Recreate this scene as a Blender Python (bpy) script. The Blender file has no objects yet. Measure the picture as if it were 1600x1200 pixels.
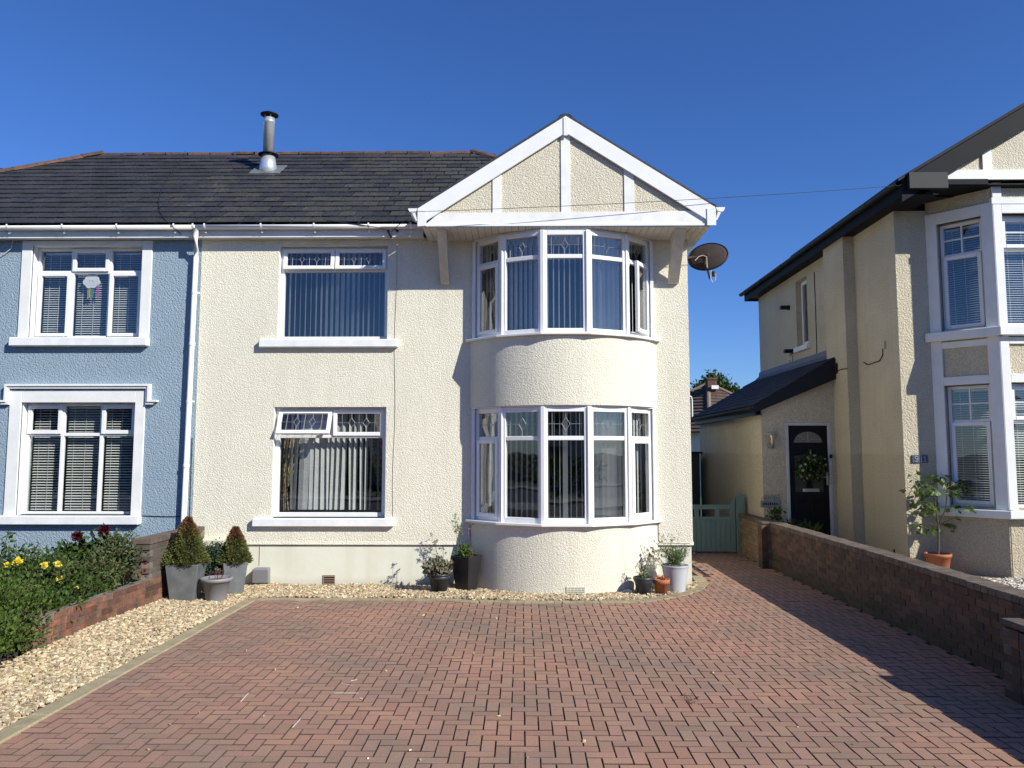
import bpy, math, random
import numpy as np
from mathutils import Vector, Matrix, Euler

random.seed(7)
rng = np.random.default_rng(7)
R = math.radians
sc = bpy.context.scene
col = sc.collection

# ------------------------------------------------------------------ camera, sky, sun
CAM_H = 2.0
cam_d = bpy.data.cameras.new('camera')
cam_d.sensor_width = 36.0
cam_d.lens = 1202.0 / 1600.0 * 36.0
cam_d.clip_start = 0.1
cam_d.clip_end = 2000
cam = bpy.data.objects.new('camera', cam_d)
cam.location = (0, 0, CAM_H)
cam.rotation_euler = (R(90 + 4.99), 0, R(0.715))
col.objects.link(cam)
sc.camera = cam

SUN_AZ = 52.8      # degrees to the right of the facade normal, towards the viewer
SUN_EL = 33.0
w = bpy.data.worlds.new('World')
sc.world = w
w.use_nodes = True
nt = w.node_tree
nt.nodes.clear()
sky = nt.nodes.new('ShaderNodeTexSky')
sky.sky_type = 'NISHITA'
sky.sun_disc = False
sky.sun_elevation = R(SUN_EL)
sun_dir = Vector((math.sin(R(SUN_AZ)) * math.cos(R(SUN_EL)), -math.cos(R(SUN_AZ)) * math.cos(R(SUN_EL)), math.sin(R(SUN_EL))))
sky.sun_rotation = math.atan2(sun_dir.x, sun_dir.y)
sky.altitude = 0
sky.air_density = 1.0
sky.dust_density = 0.12
sky.ozone_density = 3.0
bgn = nt.nodes.new('ShaderNodeBackground')
bgn.inputs['Strength'].default_value = 0.088
gm = nt.nodes.new('ShaderNodeHueSaturation')
gm.inputs['Saturation'].default_value = 1.12
wo = nt.nodes.new('ShaderNodeOutputWorld')
nt.links.new(sky.outputs[0], gm.inputs['Color'])
tint = nt.nodes.new('ShaderNodeVectorMath'); tint.operation = 'MULTIPLY'
tint.inputs[1].default_value = (0.54, 0.74, 1.16)
nt.links.new(gm.outputs[0], tint.inputs[0])
nt.links.new(tint.outputs[0], bgn.inputs[0])
nt.links.new(bgn.outputs[0], wo.inputs[0])

sun_d = bpy.data.lights.new('sun', 'SUN')
sun_d.energy = 4.9
sun_d.angle = R(0.53)
sun_d.color = (1.0, 0.968, 0.86)
sun = bpy.data.objects.new('sun', sun_d)
sun.rotation_euler = sun_dir.to_track_quat('Z', 'Y').to_euler()
sun.location = (20, -20, 30)
col.objects.link(sun)
sc.view_settings.view_transform = 'Standard'
sc.view_settings.look = 'None'
sc.view_settings.exposure = 0.42
sc.view_settings.gamma = 1.0
sc.view_settings.use_curve_mapping = False
sc.cycles.max_bounces = 8
sc.cycles.transparent_max_bounces = 24
sc.cycles.caustics_reflective = False
sc.cycles.caustics_refractive = False

# ------------------------------------------------------------------ materials
MATS = {}
def nd(nt, t, **k):
    n = nt.nodes.new(t)
    for a, b in k.items():
        setattr(n, a, b)
    return n

def pm(name, c, c2=None, rough=0.7, ns=3.0, bump=0.0, bs=40.0, bd=0.004, metal=0.0, spec=0.5,
       rnd=0.0, voro=False, fine=0.0, fs=60.0, streak=None, transl=0.0, zramp=None, coat=0.0, detail=4.0, hue=0.0, contrast=(0.35, 0.65)):
    """procedural principled material: two colours mixed by noise, optional bump, per piece variation"""
    if name in MATS:
        return MATS[name]
    m = bpy.data.materials.new(name)
    m.use_nodes = True
    t = m.node_tree
    b = t.nodes['Principled BSDF']
    L = t.links.new
    tc = nd(t, 'ShaderNodeTexCoord')
    geo = nd(t, 'ShaderNodeNewGeometry')
    pos = geo.outputs['Position']
    no = nd(t, 'ShaderNodeTexNoise')
    no.inputs['Scale'].default_value = ns
    no.inputs['Detail'].default_value = detail
    no.inputs['Roughness'].default_value = 0.6
    L(pos, no.inputs['Vector'])
    mr = nd(t, 'ShaderNodeMapRange')
    mr.inputs['From Min'].default_value = contrast[0]
    mr.inputs['From Max'].default_value = contrast[1]
    L(no.outputs['Fac'], mr.inputs['Value'])
    mx = nd(t, 'ShaderNodeMix', data_type='RGBA')
    c2 = c2 or tuple(x * 0.86 for x in c)
    mx.inputs['A'].default_value = (*c, 1)
    mx.inputs['B'].default_value = (*c2, 1)
    L(mr.outputs[0], mx.inputs['Factor'])
    cur = mx.outputs['Result']
    if zramp:      # (z0, z1, colour, noise amount): another colour of the thing itself, towards z1
        sp = nd(t, 'ShaderNodeSeparateXYZ')
        L(pos, sp.inputs[0])
        ad = nd(t, 'ShaderNodeMath', operation='MULTIPLY_ADD')
        L(no.outputs['Fac'], ad.inputs[0])
        ad.inputs[1].default_value = zramp[3]
        L(sp.outputs['Z'], ad.inputs[2])
        zr = nd(t, 'ShaderNodeMapRange')
        zr.inputs['From Min'].default_value = zramp[0] + zramp[3] * 0.5
        zr.inputs['From Max'].default_value = zramp[1] + zramp[3] * 0.5
        L(ad.outputs[0], zr.inputs['Value'])
        m2 = nd(t, 'ShaderNodeMix', data_type='RGBA')
        L(zr.outputs[0], m2.inputs['Factor'])
        L(cur, m2.inputs['A'])
        m2.inputs['B'].default_value = (*zramp[2], 1)
        cur = m2.outputs['Result']
    if streak:     # (colour, amount) rain streaks running down
        mp = nd(t, 'ShaderNodeMapping')
        mp.inputs['Scale'].default_value = (3.2, 3.2, 0.25)
        L(pos, mp.inputs['Vector'])
        sn = nd(t, 'ShaderNodeTexNoise')
        sn.inputs['Scale'].default_value = 1.6
        sn.inputs['Detail'].default_value = 5
        L(mp.outputs[0], sn.inputs['Vector'])
        sr = nd(t, 'ShaderNodeMapRange')
        sr.inputs['From Min'].default_value = 0.5
        sr.inputs['From Max'].default_value = 0.75
        sr.inputs['To Max'].default_value = streak[1]
        L(sn.outputs['Fac'], sr.inputs['Value'])
        m3 = nd(t, 'ShaderNodeMix', data_type='RGBA')
        L(sr.outputs[0], m3.inputs['Factor'])
        L(cur, m3.inputs['A'])
        m3.inputs['B'].default_value = (*streak[0], 1)
        cur = m3.outputs['Result']
    if fine > 0:
        fn = nd(t, 'ShaderNodeTexNoise')
        fn.inputs['Scale'].default_value = fs
        fn.inputs['Detail'].default_value = 3
        L(pos, fn.inputs['Vector'])
        fr = nd(t, 'ShaderNodeMapRange')
        fr.inputs['From Min'].default_value = 0.3
        fr.inputs['From Max'].default_value = 0.7
        fr.inputs['To Min'].default_value = 1 - fine
        fr.inputs['To Max'].default_value = 1 + fine
        L(fn.outputs['Fac'], fr.inputs['Value'])
        vm = nd(t, 'ShaderNodeVectorMath', operation='SCALE')
        L(cur, vm.inputs[0])
        L(fr.outputs[0], vm.inputs['Scale'])
        cur = vm.outputs[0]
    if rnd > 0 or hue > 0:
        oi = nd(t, 'ShaderNodeObjectInfo')
        at_ = nd(t, 'ShaderNodeAttribute', attribute_name='rnd')
        a1 = nd(t, 'ShaderNodeMath', operation='ADD')
        L(oi.outputs['Random'], a1.inputs[0])
        L(at_.outputs['Fac'], a1.inputs[1])
        a2 = nd(t, 'ShaderNodeMath', operation='FRACT')
        L(a1.outputs[0], a2.inputs[0])
        r1 = nd(t, 'ShaderNodeMapRange')
        r1.inputs['To Min'].default_value = 1 - rnd
        r1.inputs['To Max'].default_value = 1 + rnd
        L(a2.outputs[0], r1.inputs['Value'])
        a3 = nd(t, 'ShaderNodeMath', operation='MULTIPLY')
        a3.inputs[1].default_value = 7.31
        L(a2.outputs[0], a3.inputs[0])
        a4 = nd(t, 'ShaderNodeMath', operation='FRACT')
        L(a3.outputs[0], a4.inputs[0])
        r2 = nd(t, 'ShaderNodeMapRange')
        r2.inputs['To Min'].default_value = 0.5 - hue
        r2.inputs['To Max'].default_value = 0.5 + hue
        L(a4.outputs[0], r2.inputs['Value'])
        hs = nd(t, 'ShaderNodeHueSaturation')
        L(r1.outputs[0], hs.inputs['Value'])
        L(r2.outputs[0], hs.inputs['Hue'])
        L(cur, hs.inputs['Color'])
        cur = hs.outputs[0]
    L(cur, b.inputs['Base Color'])
    b.inputs['Roughness'].default_value = rough
    b.inputs['Metallic'].default_value = metal
    b.inputs['Specular IOR Level'].default_value = spec
    b.inputs['Coat Weight'].default_value = coat
    if bump > 0:
        if voro:
            vo = nd(t, 'ShaderNodeTexVoronoi', feature='SMOOTH_F1')
            vo.inputs['Scale'].default_value = bs
            vo.inputs['Smoothness'].default_value = 0.6
            wn = nd(t, 'ShaderNodeTexNoise')
            wn.inputs['Scale'].default_value = bs * 0.8
            wn.inputs['Detail'].default_value = 2
            L(pos, wn.inputs['Vector'])
            va = nd(t, 'ShaderNodeVectorMath', operation='MULTIPLY_ADD')
            L(wn.outputs['Color'], va.inputs[0])
            va.inputs[1].default_value = (0.05, 0.05, 0.05)
            L(pos, va.inputs[2])
            L(va.outputs[0], vo.inputs['Vector'])
            sub = nd(t, 'ShaderNodeMath', operation='MULTIPLY_ADD')
            L(vo.outputs['Distance'], sub.inputs[0])
            sub.inputs[1].default_value = -1.0
            L(wn.outputs['Fac'], sub.inputs[2])
            h = sub.outputs[0]
        else:
            bn = nd(t, 'ShaderNodeTexNoise')
            bn.inputs['Scale'].default_value = bs
            bn.inputs['Detail'].default_value = 4
            L(pos, bn.inputs['Vector'])
            h = bn.outputs['Fac']
        bu = nd(t, 'ShaderNodeBump')
        bu.inputs['Strength'].default_value = bump
        bu.inputs['Distance'].default_value = bd
        L(h, bu.inputs['Height'])
        L(bu.outputs[0], b.inputs['Normal'])
    if transl > 0:
        out = t.nodes['Material Output']
        tr = nd(t, 'ShaderNodeBsdfTranslucent')
        L(cur, tr.inputs['Color'])
        ms = nd(t, 'ShaderNodeMixShader')
        ms.inputs[0].default_value = transl
        L(b.outputs[0], ms.inputs[1])
        L(tr.outputs[0], ms.inputs[2])
        L(ms.outputs[0], out.inputs['Surface'])
    MATS[name] = m
    return m

def glass_mat(name, tint=(0.965, 0.98, 0.975), base=0.085):
    m = bpy.data.materials.new(name)
    m.use_nodes = True
    t = m.node_tree
    t.nodes.clear()
    L = t.links.new
    out = nd(t, 'ShaderNodeOutputMaterial')
    tr = nd(t, 'ShaderNodeBsdfTransparent')
    tr.inputs['Color'].default_value = (*tint, 1)
    gl = nd(t, 'ShaderNodeBsdfGlossy')
    gl.inputs['Roughness'].default_value = 0.0
    lw = nd(t, 'ShaderNodeLayerWeight')
    lw.inputs['Blend'].default_value = 0.5
    pw = nd(t, 'ShaderNodeMath', operation='POWER')
    L(lw.outputs['Facing'], pw.inputs[0])
    pw.inputs[1].default_value = 4.0
    ma = nd(t, 'ShaderNodeMath', operation='MULTIPLY_ADD')
    L(pw.outputs[0], ma.inputs[0])
    ma.inputs[1].default_value = 0.85
    ma.inputs[2].default_value = base
    ma.use_clamp = True
    ge = nd(t, 'ShaderNodeNewGeometry')
    no = nd(t, 'ShaderNodeTexNoise')
    no.inputs['Scale'].default_value = 1.7
    L(ge.outputs['Position'], no.inputs['Vector'])
    bu = nd(t, 'ShaderNodeBump')
    bu.inputs['Strength'].default_value = 0.12
    bu.inputs['Distance'].default_value = 0.01
    L(no.outputs['Fac'], bu.inputs['Height'])
    L(bu.outputs[0], gl.inputs['Normal'])
    mx = nd(t, 'ShaderNodeMixShader')
    L(ma.outputs[0], mx.inputs[0])
    L(tr.outputs[0], mx.inputs[1])
    L(gl.outputs[0], mx.inputs[2])
    L(mx.outputs[0], out.inputs['Surface'])
    return m

CREAM = pm('cream pebbledash', (0.745, 0.712, 0.592), (0.705, 0.672, 0.552), rough=0.9, ns=1.2, bump=0.68, bs=60, bd=0.012, voro=True, fine=0.10, fs=70, spec=0.2, streak=((0.60, 0.565, 0.455), 0.40))
GABLEC = pm('gable pebbledash', (0.66, 0.61, 0.485), (0.62, 0.57, 0.45), rough=0.9, ns=2, bump=0.85, bs=58, bd=0.012, voro=True, fine=0.10, fs=50, spec=0.2)
PLINTH = pm('smooth cream render', (0.68, 0.68, 0.575), (0.645, 0.64, 0.535), rough=0.85, zramp=(0.14, -0.06, (0.50, 0.46, 0.36), 0.22), ns=2.5, bump=0.25, bs=14, bd=0.008, spec=0.2, streak=((0.50, 0.45, 0.35), 0.35))
BLUE = pm('blue roughcast', (0.265, 0.345, 0.415), (0.24, 0.32, 0.39), rough=0.85, ns=1.5, bump=0.75, bs=46, bd=0.012, voro=True, fine=0.06, fs=50, spec=0.25)
BEIGE = pm('weathered beige pebbledash', (0.575, 0.515, 0.39), (0.495, 0.44, 0.33), rough=0.92, ns=1.0, bump=0.8, bs=44, bd=0.013, voro=True, fine=0.20, fs=50, spec=0.12, streak=((0.34, 0.295, 0.215), 0.16), zramp=(1.98, 1.93, (0.47, 0.41, 0.30), 0.04))
WHITE = pm('white upvc', (0.80, 0.80, 0.80), (0.76, 0.76, 0.76), rough=0.32, ns=4, spec=0.5)
WPAINT = pm('white painted timber', (0.78, 0.78, 0.77), (0.66, 0.66, 0.64), rough=0.6, ns=5, bump=0.2, bs=30, bd=0.003, contrast=(0.45, 0.75))
WSTONE = pm('white painted render', (0.76, 0.76, 0.75), (0.70, 0.70, 0.68), rough=0.7, ns=4, bump=0.25, bs=20, bd=0.005)
SILLM = pm('white painted sill', (0.78, 0.79, 0.80), (0.68, 0.69, 0.70), rough=0.6, ns=6, bump=0.2, bs=25, bd=0.004)
FASCIA = pm('fascia board', (0.72, 0.72, 0.71), rough=0.45, ns=3)
SOFFIT = pm('ivory soffit board', (0.66, 0.63, 0.55), (0.60, 0.57, 0.49), rough=0.5, ns=3)
BRKT = pm('cream timber bracket', (0.62, 0.57, 0.48), (0.52, 0.47, 0.39), rough=0.7, ns=8, bump=0.2)
GLASS = glass_mat('window glass', base=0.10)
GLASS2 = glass_mat('left house window glass', base=0.09)
LEAD = pm('lead came', (0.34, 0.35, 0.36), rough=0.5, metal=0.3)
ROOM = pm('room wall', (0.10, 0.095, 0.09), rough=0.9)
BLIND = pm('vertical blind fabric', (0.62, 0.62, 0.60), (0.55, 0.55, 0.54), rough=0.9, ns=8, transl=0.12, rnd=0.06)
VENET = pm('venetian slat', (0.80, 0.80, 0.78), rough=0.5)
CURT = pm('patterned brown curtain', (0.50, 0.38, 0.20), (0.16, 0.11, 0.06), rough=0.95, ns=20, contrast=(0.45, 0.55))
SLATE = pm('roof slate', (0.038, 0.038, 0.042), (0.028, 0.028, 0.030), rough=0.62, ns=2.2, bump=0.35, bs=35, bd=0.006, rnd=0.15, fine=0.4, fs=24, spec=0.35)
LICHEN = pm('lichened roof slate', (0.040, 0.039, 0.039), (0.135, 0.128, 0.112), rough=0.85, ns=13.0, bump=0.5, bs=35, bd=0.006, rnd=0.16, fine=0.4, fs=24, spec=0.3, contrast=(0.60, 0.80))
SLATE2 = pm('dark lean-to slate', (0.028, 0.030, 0.038), (0.020, 0.021, 0.026), rough=0.75, spec=0.2, ns=3, bump=0.3, bs=30, rnd=0.25)
RIDGE = pm('terracotta ridge tile', (0.125, 0.058, 0.040), (0.05, 0.039, 0.033), rough=0.9, ns=9, bump=0.5, bs=30, bd=0.008, rnd=0.25, fine=0.3)
STEEL = pm('stainless flue steel', (0.74, 0.76, 0.80), rough=0.34, metal=0.65, ns=6)
LEADF = pm('lead flashing', (0.14, 0.145, 0.16), (0.09, 0.095, 0.10), rough=0.6, ns=8, bump=0.3)
BLACKM = pm('black plastic', (0.010, 0.010, 0.012), rough=0.5, spec=0.3)
DARKF = pm('dark grey fascia', (0.012, 0.014, 0.017), rough=0.6, spec=0.1)
GREYBX = pm('grey painted box', (0.017, 0.019, 0.022), rough=0.7, ns=6)
DISHM = pm('brown mesh dish', (0.060, 0.045, 0.043), (0.048, 0.038, 0.037), spec=0.1, rough=0.8, bump=0.4, bs=120)
RUST = pm('rusty bracket steel', (0.030, 0.014, 0.010), rough=0.7)
PAVER = pm('red block paver', (0.345, 0.190, 0.132), (0.235, 0.162, 0.124), rough=0.85, ns=0.75, bump=0.35, bs=130, bd=0.003, rnd=0.085, fine=0.25, fs=150, hue=0.007, detail=3, spec=0.25, streak=None)
PEDGE = pm('joint shade paver edge', (0.125, 0.078, 0.058), (0.075, 0.05, 0.038), rough=0.95, ns=9)  # dark sides and chamfers paint in the shadow of deep sand joints
JOINT = pm('joint sand', (0.035, 0.027, 0.021), (0.022, 0.018, 0.014), rough=1.0, ns=20, bump=0.4)
EDGEB = pm('mossy edging block', (0.34, 0.28, 0.18), (0.24, 0.20, 0.125), rough=0.95, ns=7, bump=0.4, bs=90, rnd=0.12, fine=0.25, fs=110)
KERB = pm('mossy concrete edging', (0.34, 0.285, 0.175), (0.25, 0.21, 0.125), rough=0.95, ns=5, bump=0.35, bs=80, bd=0.004, fine=0.2, fs=100)
STONE = pm('golden gravel chipping', (0.38, 0.28, 0.155), (0.50, 0.42, 0.29), rough=0.85, ns=18, rnd=0.5, hue=0.018, contrast=(0.4, 0.6))
GRBASE = pm('gravel bed', (0.11, 0.08, 0.05), (0.20, 0.15, 0.09), rough=0.95, ns=60, bump=1.0, bs=60, bd=0.02)
STONE2 = pm('white gravel chipping', (0.62, 0.57, 0.50), (0.50, 0.45, 0.38), rough=0.85, ns=18, rnd=0.3)
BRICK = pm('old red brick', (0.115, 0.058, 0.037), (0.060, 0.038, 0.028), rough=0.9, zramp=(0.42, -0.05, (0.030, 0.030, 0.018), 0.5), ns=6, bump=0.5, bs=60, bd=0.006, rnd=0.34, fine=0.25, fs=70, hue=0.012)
BRICKY = pm('buff brick', (0.24, 0.165, 0.095), (0.17, 0.12, 0.07), rough=0.9, ns=6, bump=0.5, bs=60, bd=0.006, rnd=0.2, fine=0.25, fs=70)
BRICKO = pm('orange red brick', (0.205, 0.082, 0.046), (0.080, 0.052, 0.041), rough=0.9, ns=7, bump=0.6, bs=50, bd=0.007, rnd=0.55, fine=0.28, fs=60, hue=0.012)
BRICKG = pm('grey brown brick', (0.105, 0.088, 0.068), (0.075, 0.062, 0.05), rough=0.92, ns=7, bump=0.6, bs=50, bd=0.007, rnd=0.25, fine=0.25, fs=60)
MORTAR = pm('mortar', (0.20, 0.175, 0.14), (0.12, 0.105, 0.085), rough=0.95, ns=9, bump=0.6, bs=50, bd=0.006)
MORTARD = pm('dirty mortar', (0.15, 0.125, 0.095), (0.06, 0.053, 0.042), rough=0.95, ns=9, bump=0.6, bs=50, bd=0.006)
COPE = pm('weathered coping brick', (0.145, 0.105, 0.080), (0.08, 0.062, 0.05), rough=0.9, ns=7, bump=0.5, bs=40, rnd=0.2, fine=0.2)
GATEM = pm('sage green gate paint', (0.135, 0.205, 0.18), (0.12, 0.185, 0.16), rough=0.5, ns=5, bump=0.1)
FENCEG = pm('dark green shed paint', (0.022, 0.04, 0.040), rough=0.6)
DOORM = pm('black door paint', (0.005, 0.005, 0.006), rough=0.45, spec=0.2)
FRAMEG = pm('lilac white door frame', (0.50, 0.50, 0.52), rough=0.45)
BRASS = pm('brushed steel', (0.55, 0.52, 0.47), rough=0.35, metal=0.9)
GALV = pm('galvanised planter', (0.20, 0.215, 0.215), (0.13, 0.145, 0.15), rough=0.5, metal=0.35, ns=5, bump=0.1, bs=15)
GPLAS = pm('grey plastic pot', (0.225, 0.22, 0.235), rough=0.5, ns=4)
CHAR = pm('charcoal plastic pot', (0.028, 0.030, 0.038), rough=0.45)
SLATEP = pm('black slate planter', (0.013, 0.013, 0.015), (0.02, 0.018, 0.018), rough=0.5, ns=10, bump=0.2)
LGREY = pm('pale grey bucket', (0.46, 0.48, 0.52), rough=0.4)
TERRA = pm('terracotta', (0.42, 0.135, 0.055), (0.34, 0.115, 0.05), rough=0.85, ns=12, bump=0.15)
SOIL = pm('potting soil', (0.03, 0.022, 0.015), (0.055, 0.04, 0.028), rough=1, ns=40, bump=1.0, bs=60, bd=0.02)
PEBB = pm('mulch pebbles', (0.22, 0.19, 0.17), (0.12, 0.09, 0.08), rough=0.9, ns=50, bump=1.0, bs=60, bd=0.02)
METER = pm('grey meter box', (0.20, 0.20, 0.21), rough=0.55)
METERC = pm('cream meter cupboard', (0.70, 0.65, 0.52), rough=0.6)
TERRAV = pm('air brick', (0.30, 0.20, 0.15), rough=0.9)
CONIF = pm('bronzed conifer needles', (0.135, 0.125, 0.022), (0.06, 0.075, 0.018), rough=0.75, ns=14, rnd=0.45, transl=0.15, hue=0.02)
LEAFD = pm('dark green leaves', (0.030, 0.062, 0.012), (0.060, 0.092, 0.020), spec=0.2, rough=0.7, ns=5, rnd=0.5, transl=0.2, hue=0.02)
LEAFG = pm('fresh green leaves', (0.060, 0.105, 0.018), (0.095, 0.145, 0.028), spec=0.2, rough=0.7, ns=7, rnd=0.45, transl=0.25, hue=0.015)
LEAFM = pm('mid green leaves', (0.060, 0.100, 0.020), (0.035, 0.06, 0.016), spec=0.2, rough=0.7, ns=6, rnd=0.5, transl=0.2, hue=0.02)
LEAFS = pm('grey green sedum', (0.13, 0.14, 0.075), (0.20, 0.16, 0.11), rough=0.7, ns=25, rnd=0.4, hue=0.02)
LEAFB = pm('blue green dwarf conifer', (0.022, 0.060, 0.030), (0.035, 0.075, 0.035), rough=0.7, ns=10, rnd=0.4, transl=0.1)
FLY = pm('yellow petals', (0.80, 0.62, 0.03), (0.75, 0.68, 0.12), rough=0.6, rnd=0.1, transl=0.2)
FLR = pm('dark red petals', (0.075, 0.008, 0.014), (0.05, 0.005, 0.012), rough=0.6, rnd=0.3, transl=0.15)
FLR2 = pm('red petals', (0.36, 0.015, 0.012), rough=0.6, rnd=0.3, transl=0.15)
FLO = pm('dried orange leaves', (0.46, 0.20, 0.10), (0.40, 0.12, 0.05), rough=0.8, rnd=0.3)
FLP = pm('pink bloom', (0.42, 0.18, 0.40), rough=0.8, rnd=0.3)
DEADF = pm('dried seed heads', (0.115, 0.085, 0.065), (0.16, 0.13, 0.10), rough=0.9, rnd=0.4)
STEM = pm('green brown stem', (0.085, 0.075, 0.035), (0.06, 0.045, 0.025), rough=0.8)
BARK = pm('grey brown bark', (0.10, 0.085, 0.065), (0.065, 0.05, 0.04), rough=0.9, ns=20, bump=0.4)
EARTH = pm('garden earth', (0.045, 0.033, 0.022), rough=1, ns=10, bump=0.8)
GROUNDM = pm('ground', (0.10, 0.10, 0.07), (0.07, 0.085, 0.045), rough=1, ns=0.6)
ASPH = pm('asphalt', (0.055, 0.055, 0.057), (0.045, 0.045, 0.046), rough=0.95, ns=8, bump=0.3, bs=90)
PAVE = pm('concrete pavement', (0.22, 0.21, 0.19), rough=0.95, ns=4, bump=0.2)
ROOFF = pm('brown concrete roof tile', (0.095, 0.062, 0.045), (0.06, 0.045, 0.035), rough=0.9, ns=3)
CABLE = pm('black cable', (0.012, 0.011, 0.012), rough=0.6)
CABLEW = pm('white cable', (0.62, 0.60, 0.55), rough=0.6)
CORDC = pm('cream painted cable', (0.42, 0.37, 0.28), rough=0.8)
PLAQ = pm('blue grey number tile', (0.075, 0.10, 0.14), rough=0.4)
PLAQN = pm('pale number paint', (0.45, 0.48, 0.52), rough=0.5)

# ------------------------------------------------------------------ mesh helpers
ORG = {}
def link(o, parent=None):
    col.objects.link(o)
    if parent is not None:
        o.parent = parent
    return o

class MB:
    def __init__(s, M=None):
        s.v = []; s.f = []; s.M = M or Matrix.Identity(4); s.rn = None
    def add(s, vs, fs):
        n = len(s.v)
        s.v += [s.M @ Vector(p) for p in vs]
        s.f += [tuple(i + n for i in f) for f in fs]
    def hexa(s, p):      # 4 bottom ccw, 4 top
        s.add(p, [(3, 2, 1, 0), (4, 5, 6, 7), (0, 1, 5, 4), (1, 2, 6, 5), (2, 3, 7, 6), (3, 0, 4, 7)])
    def box(s, x0, x1, y0, y1, z0, z1):
        s.hexa([(x0, y0, z0), (x1, y0, z0), (x1, y1, z0), (x0, y1, z0), (x0, y0, z1), (x1, y0, z1), (x1, y1, z1), (x0, y1, z1)])
    def quad(s, a, b, c, d):
        s.add([a, b, c, d], [(0, 1, 2, 3)])
    def prism(s, poly, d0, d1, axis='y'):   # poly in (x,z) extruded in y, or (y,z) in x, or (x,y) in z
        n = len(poly)
        def mk(p, d):
            return (p[0], d, p[1]) if axis == 'y' else (d, p[0], p[1]) if axis == 'x' else (p[0], p[1], d)
        vs = [mk(p, d0) for p in poly] + [mk(p, d1) for p in poly]
        fs = [tuple(range(n)), tuple(range(2 * n - 1, n - 1, -1))]
        for i in range(n):
            j = (i + 1) % n
            fs.append((i, i + n, j + n, j))
        s.add(vs, fs)
    def tube(s, pts, r, seg=8, r1=None, cap=True):
        pts = [Vector(p) for p in pts]
        rings = []
        vs = []
        k = len(pts)
        for i, p in enumerate(pts):
            d = (pts[min(i + 1, k - 1)] - pts[max(i - 1, 0)]).normalized()
            up = Vector((0, 0, 1)) if abs(d.z) < 0.9 else Vector((1, 0, 0))
            a = d.cross(up).normalized(); b = d.cross(a).normalized()
            rr = r if r1 is None else r + (r1 - r) * i / max(1, k - 1)
            for q in range(seg):
                t = 2 * math.pi * q / seg
                vs.append(p + (a * math.cos(t) + b * math.sin(t)) * rr)
        fs = []
        for i in range(k - 1):
            for q in range(seg):
                q2 = (q + 1) % seg
                fs.append((i * seg + q, i * seg + q2, (i + 1) * seg + q2, (i + 1) * seg + q))
        if cap:
            fs.append(tuple(range(seg)))
            fs.append(tuple((k - 1) * seg + q for q in reversed(range(seg))))
        s.add(vs, fs)
    def lathe(s, prof, c=(0, 0, 0), seg=24, square=False):
        vs = []; fs = []
        for (r, z) in prof:
            for q in range(seg):
                t = 2 * math.pi * (q + 0.5) / seg
                vs.append((c[0] + r * math.cos(t), c[1] + r * math.sin(t), c[2] + z))
        for i in range(len(prof) - 1):
            for q in range(seg):
                q2 = (q + 1) % seg
                fs.append((i * seg + q, i * seg + q2, (i + 1) * seg + q2, (i + 1) * seg + q))
        fs.append(tuple(reversed(range(seg))))
        fs.append(tuple((len(prof) - 1) * seg + q for q in range(seg)))
        s.add(vs, fs)
    def sweep(s, prof, p0, p1, side):   # open profile list of (a,b): a along side vector, b up; swept from p0 to p1
        p0, p1, side = Vector(p0), Vector(p1), Vector(side)
        vs = [p0 + side * a + Vector((0, 0, b)) for a, b in prof] + [p1 + side * a + Vector((0, 0, b)) for a, b in prof]
        n = len(prof)
        s.add(vs, [(i, i + 1, i + 1 + n, i + n) for i in range(n - 1)])
    def mesh(s, name, mat, org=None, smooth=False):
        o = org or Vector((0, 0, 0))
        me = bpy.data.meshes.new(name)
        me.from_pydata([tuple(v - o) for v in s.v], [], s.f)
        if smooth:
            me.polygons.foreach_set('use_smooth', [True] * len(me.polygons))
        me.materials.append(mat)
        me.update()
        return me
    def build(s, name, mat, parent=None, kind=None, smooth=False, bevel=0, label=None, cat=None, group=None, org=None):
        o_ = ORG[parent.name] if parent is not None else Vector(org or (0, 0, 0))
        me = s.mesh(name, mat, o_, smooth)
        ob = bpy.data.objects.new(name, me)
        link(ob, parent)
        if parent is None:
            ob.location = o_
        ORG[ob.name] = o_.copy()
        if bevel:
            b = ob.modifiers.new('bevel', 'BEVEL'); b.width = bevel; b.segments = 1; b.limit_method = 'ANGLE'; b.angle_limit = R(40)
        if smooth:
            pass
        tag(ob, label, cat, group, kind)
        return ob

def tag(o, label=None, cat=None, group=None, kind=None):
    if label: o['label'] = label
    if cat: o['category'] = cat
    if group: o['group'] = group
    if kind: o['kind'] = kind
    return o

def thing(name, loc, label, cat, group=None):
    o = bpy.data.objects.new(name, None)
    o.empty_display_size = 0.2
    o.location = loc
    link(o)
    ORG[o.name] = Vector(loc)
    return tag(o, label, cat, group)

def piece(name, me, loc, rot, parent, kind=None):
    o = bpy.data.objects.new(name, me)
    link(o, parent)
    o.location = Vector(loc) - ORG[parent.name]
    o.rotation_euler = rot
    ORG[o.name] = Vector(loc)
    if kind: o['kind'] = kind
    return o

def npmesh(name, V, F, mat, rnd=None, smooth=False):
    me = bpy.data.meshes.new(name)
    nv, nf, k = len(V), len(F), F.shape[1]
    me.vertices.add(nv)
    me.vertices.foreach_set('co', np.asarray(V, dtype=np.float32).ravel())
    me.loops.add(nf * k)
    me.loops.foreach_set('vertex_index', F.astype(np.int32).ravel())
    me.polygons.add(nf)
    me.polygons.foreach_set('loop_start', np.arange(0, nf * k, k, dtype=np.int32))
    me.polygons.foreach_set('loop_total', np.full(nf, k, dtype=np.int32))
    me.polygons.foreach_set('use_smooth', np.full(nf, bool(smooth)))
    me.materials.append(mat)
    me.update(calc_edges=True)
    me.validate()
    if rnd is not None:
        a = me.attributes.new('rnd', 'FLOAT', 'POINT')
        a.data.foreach_set('value', np.asarray(rnd, dtype=np.float32))
    return me

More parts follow.
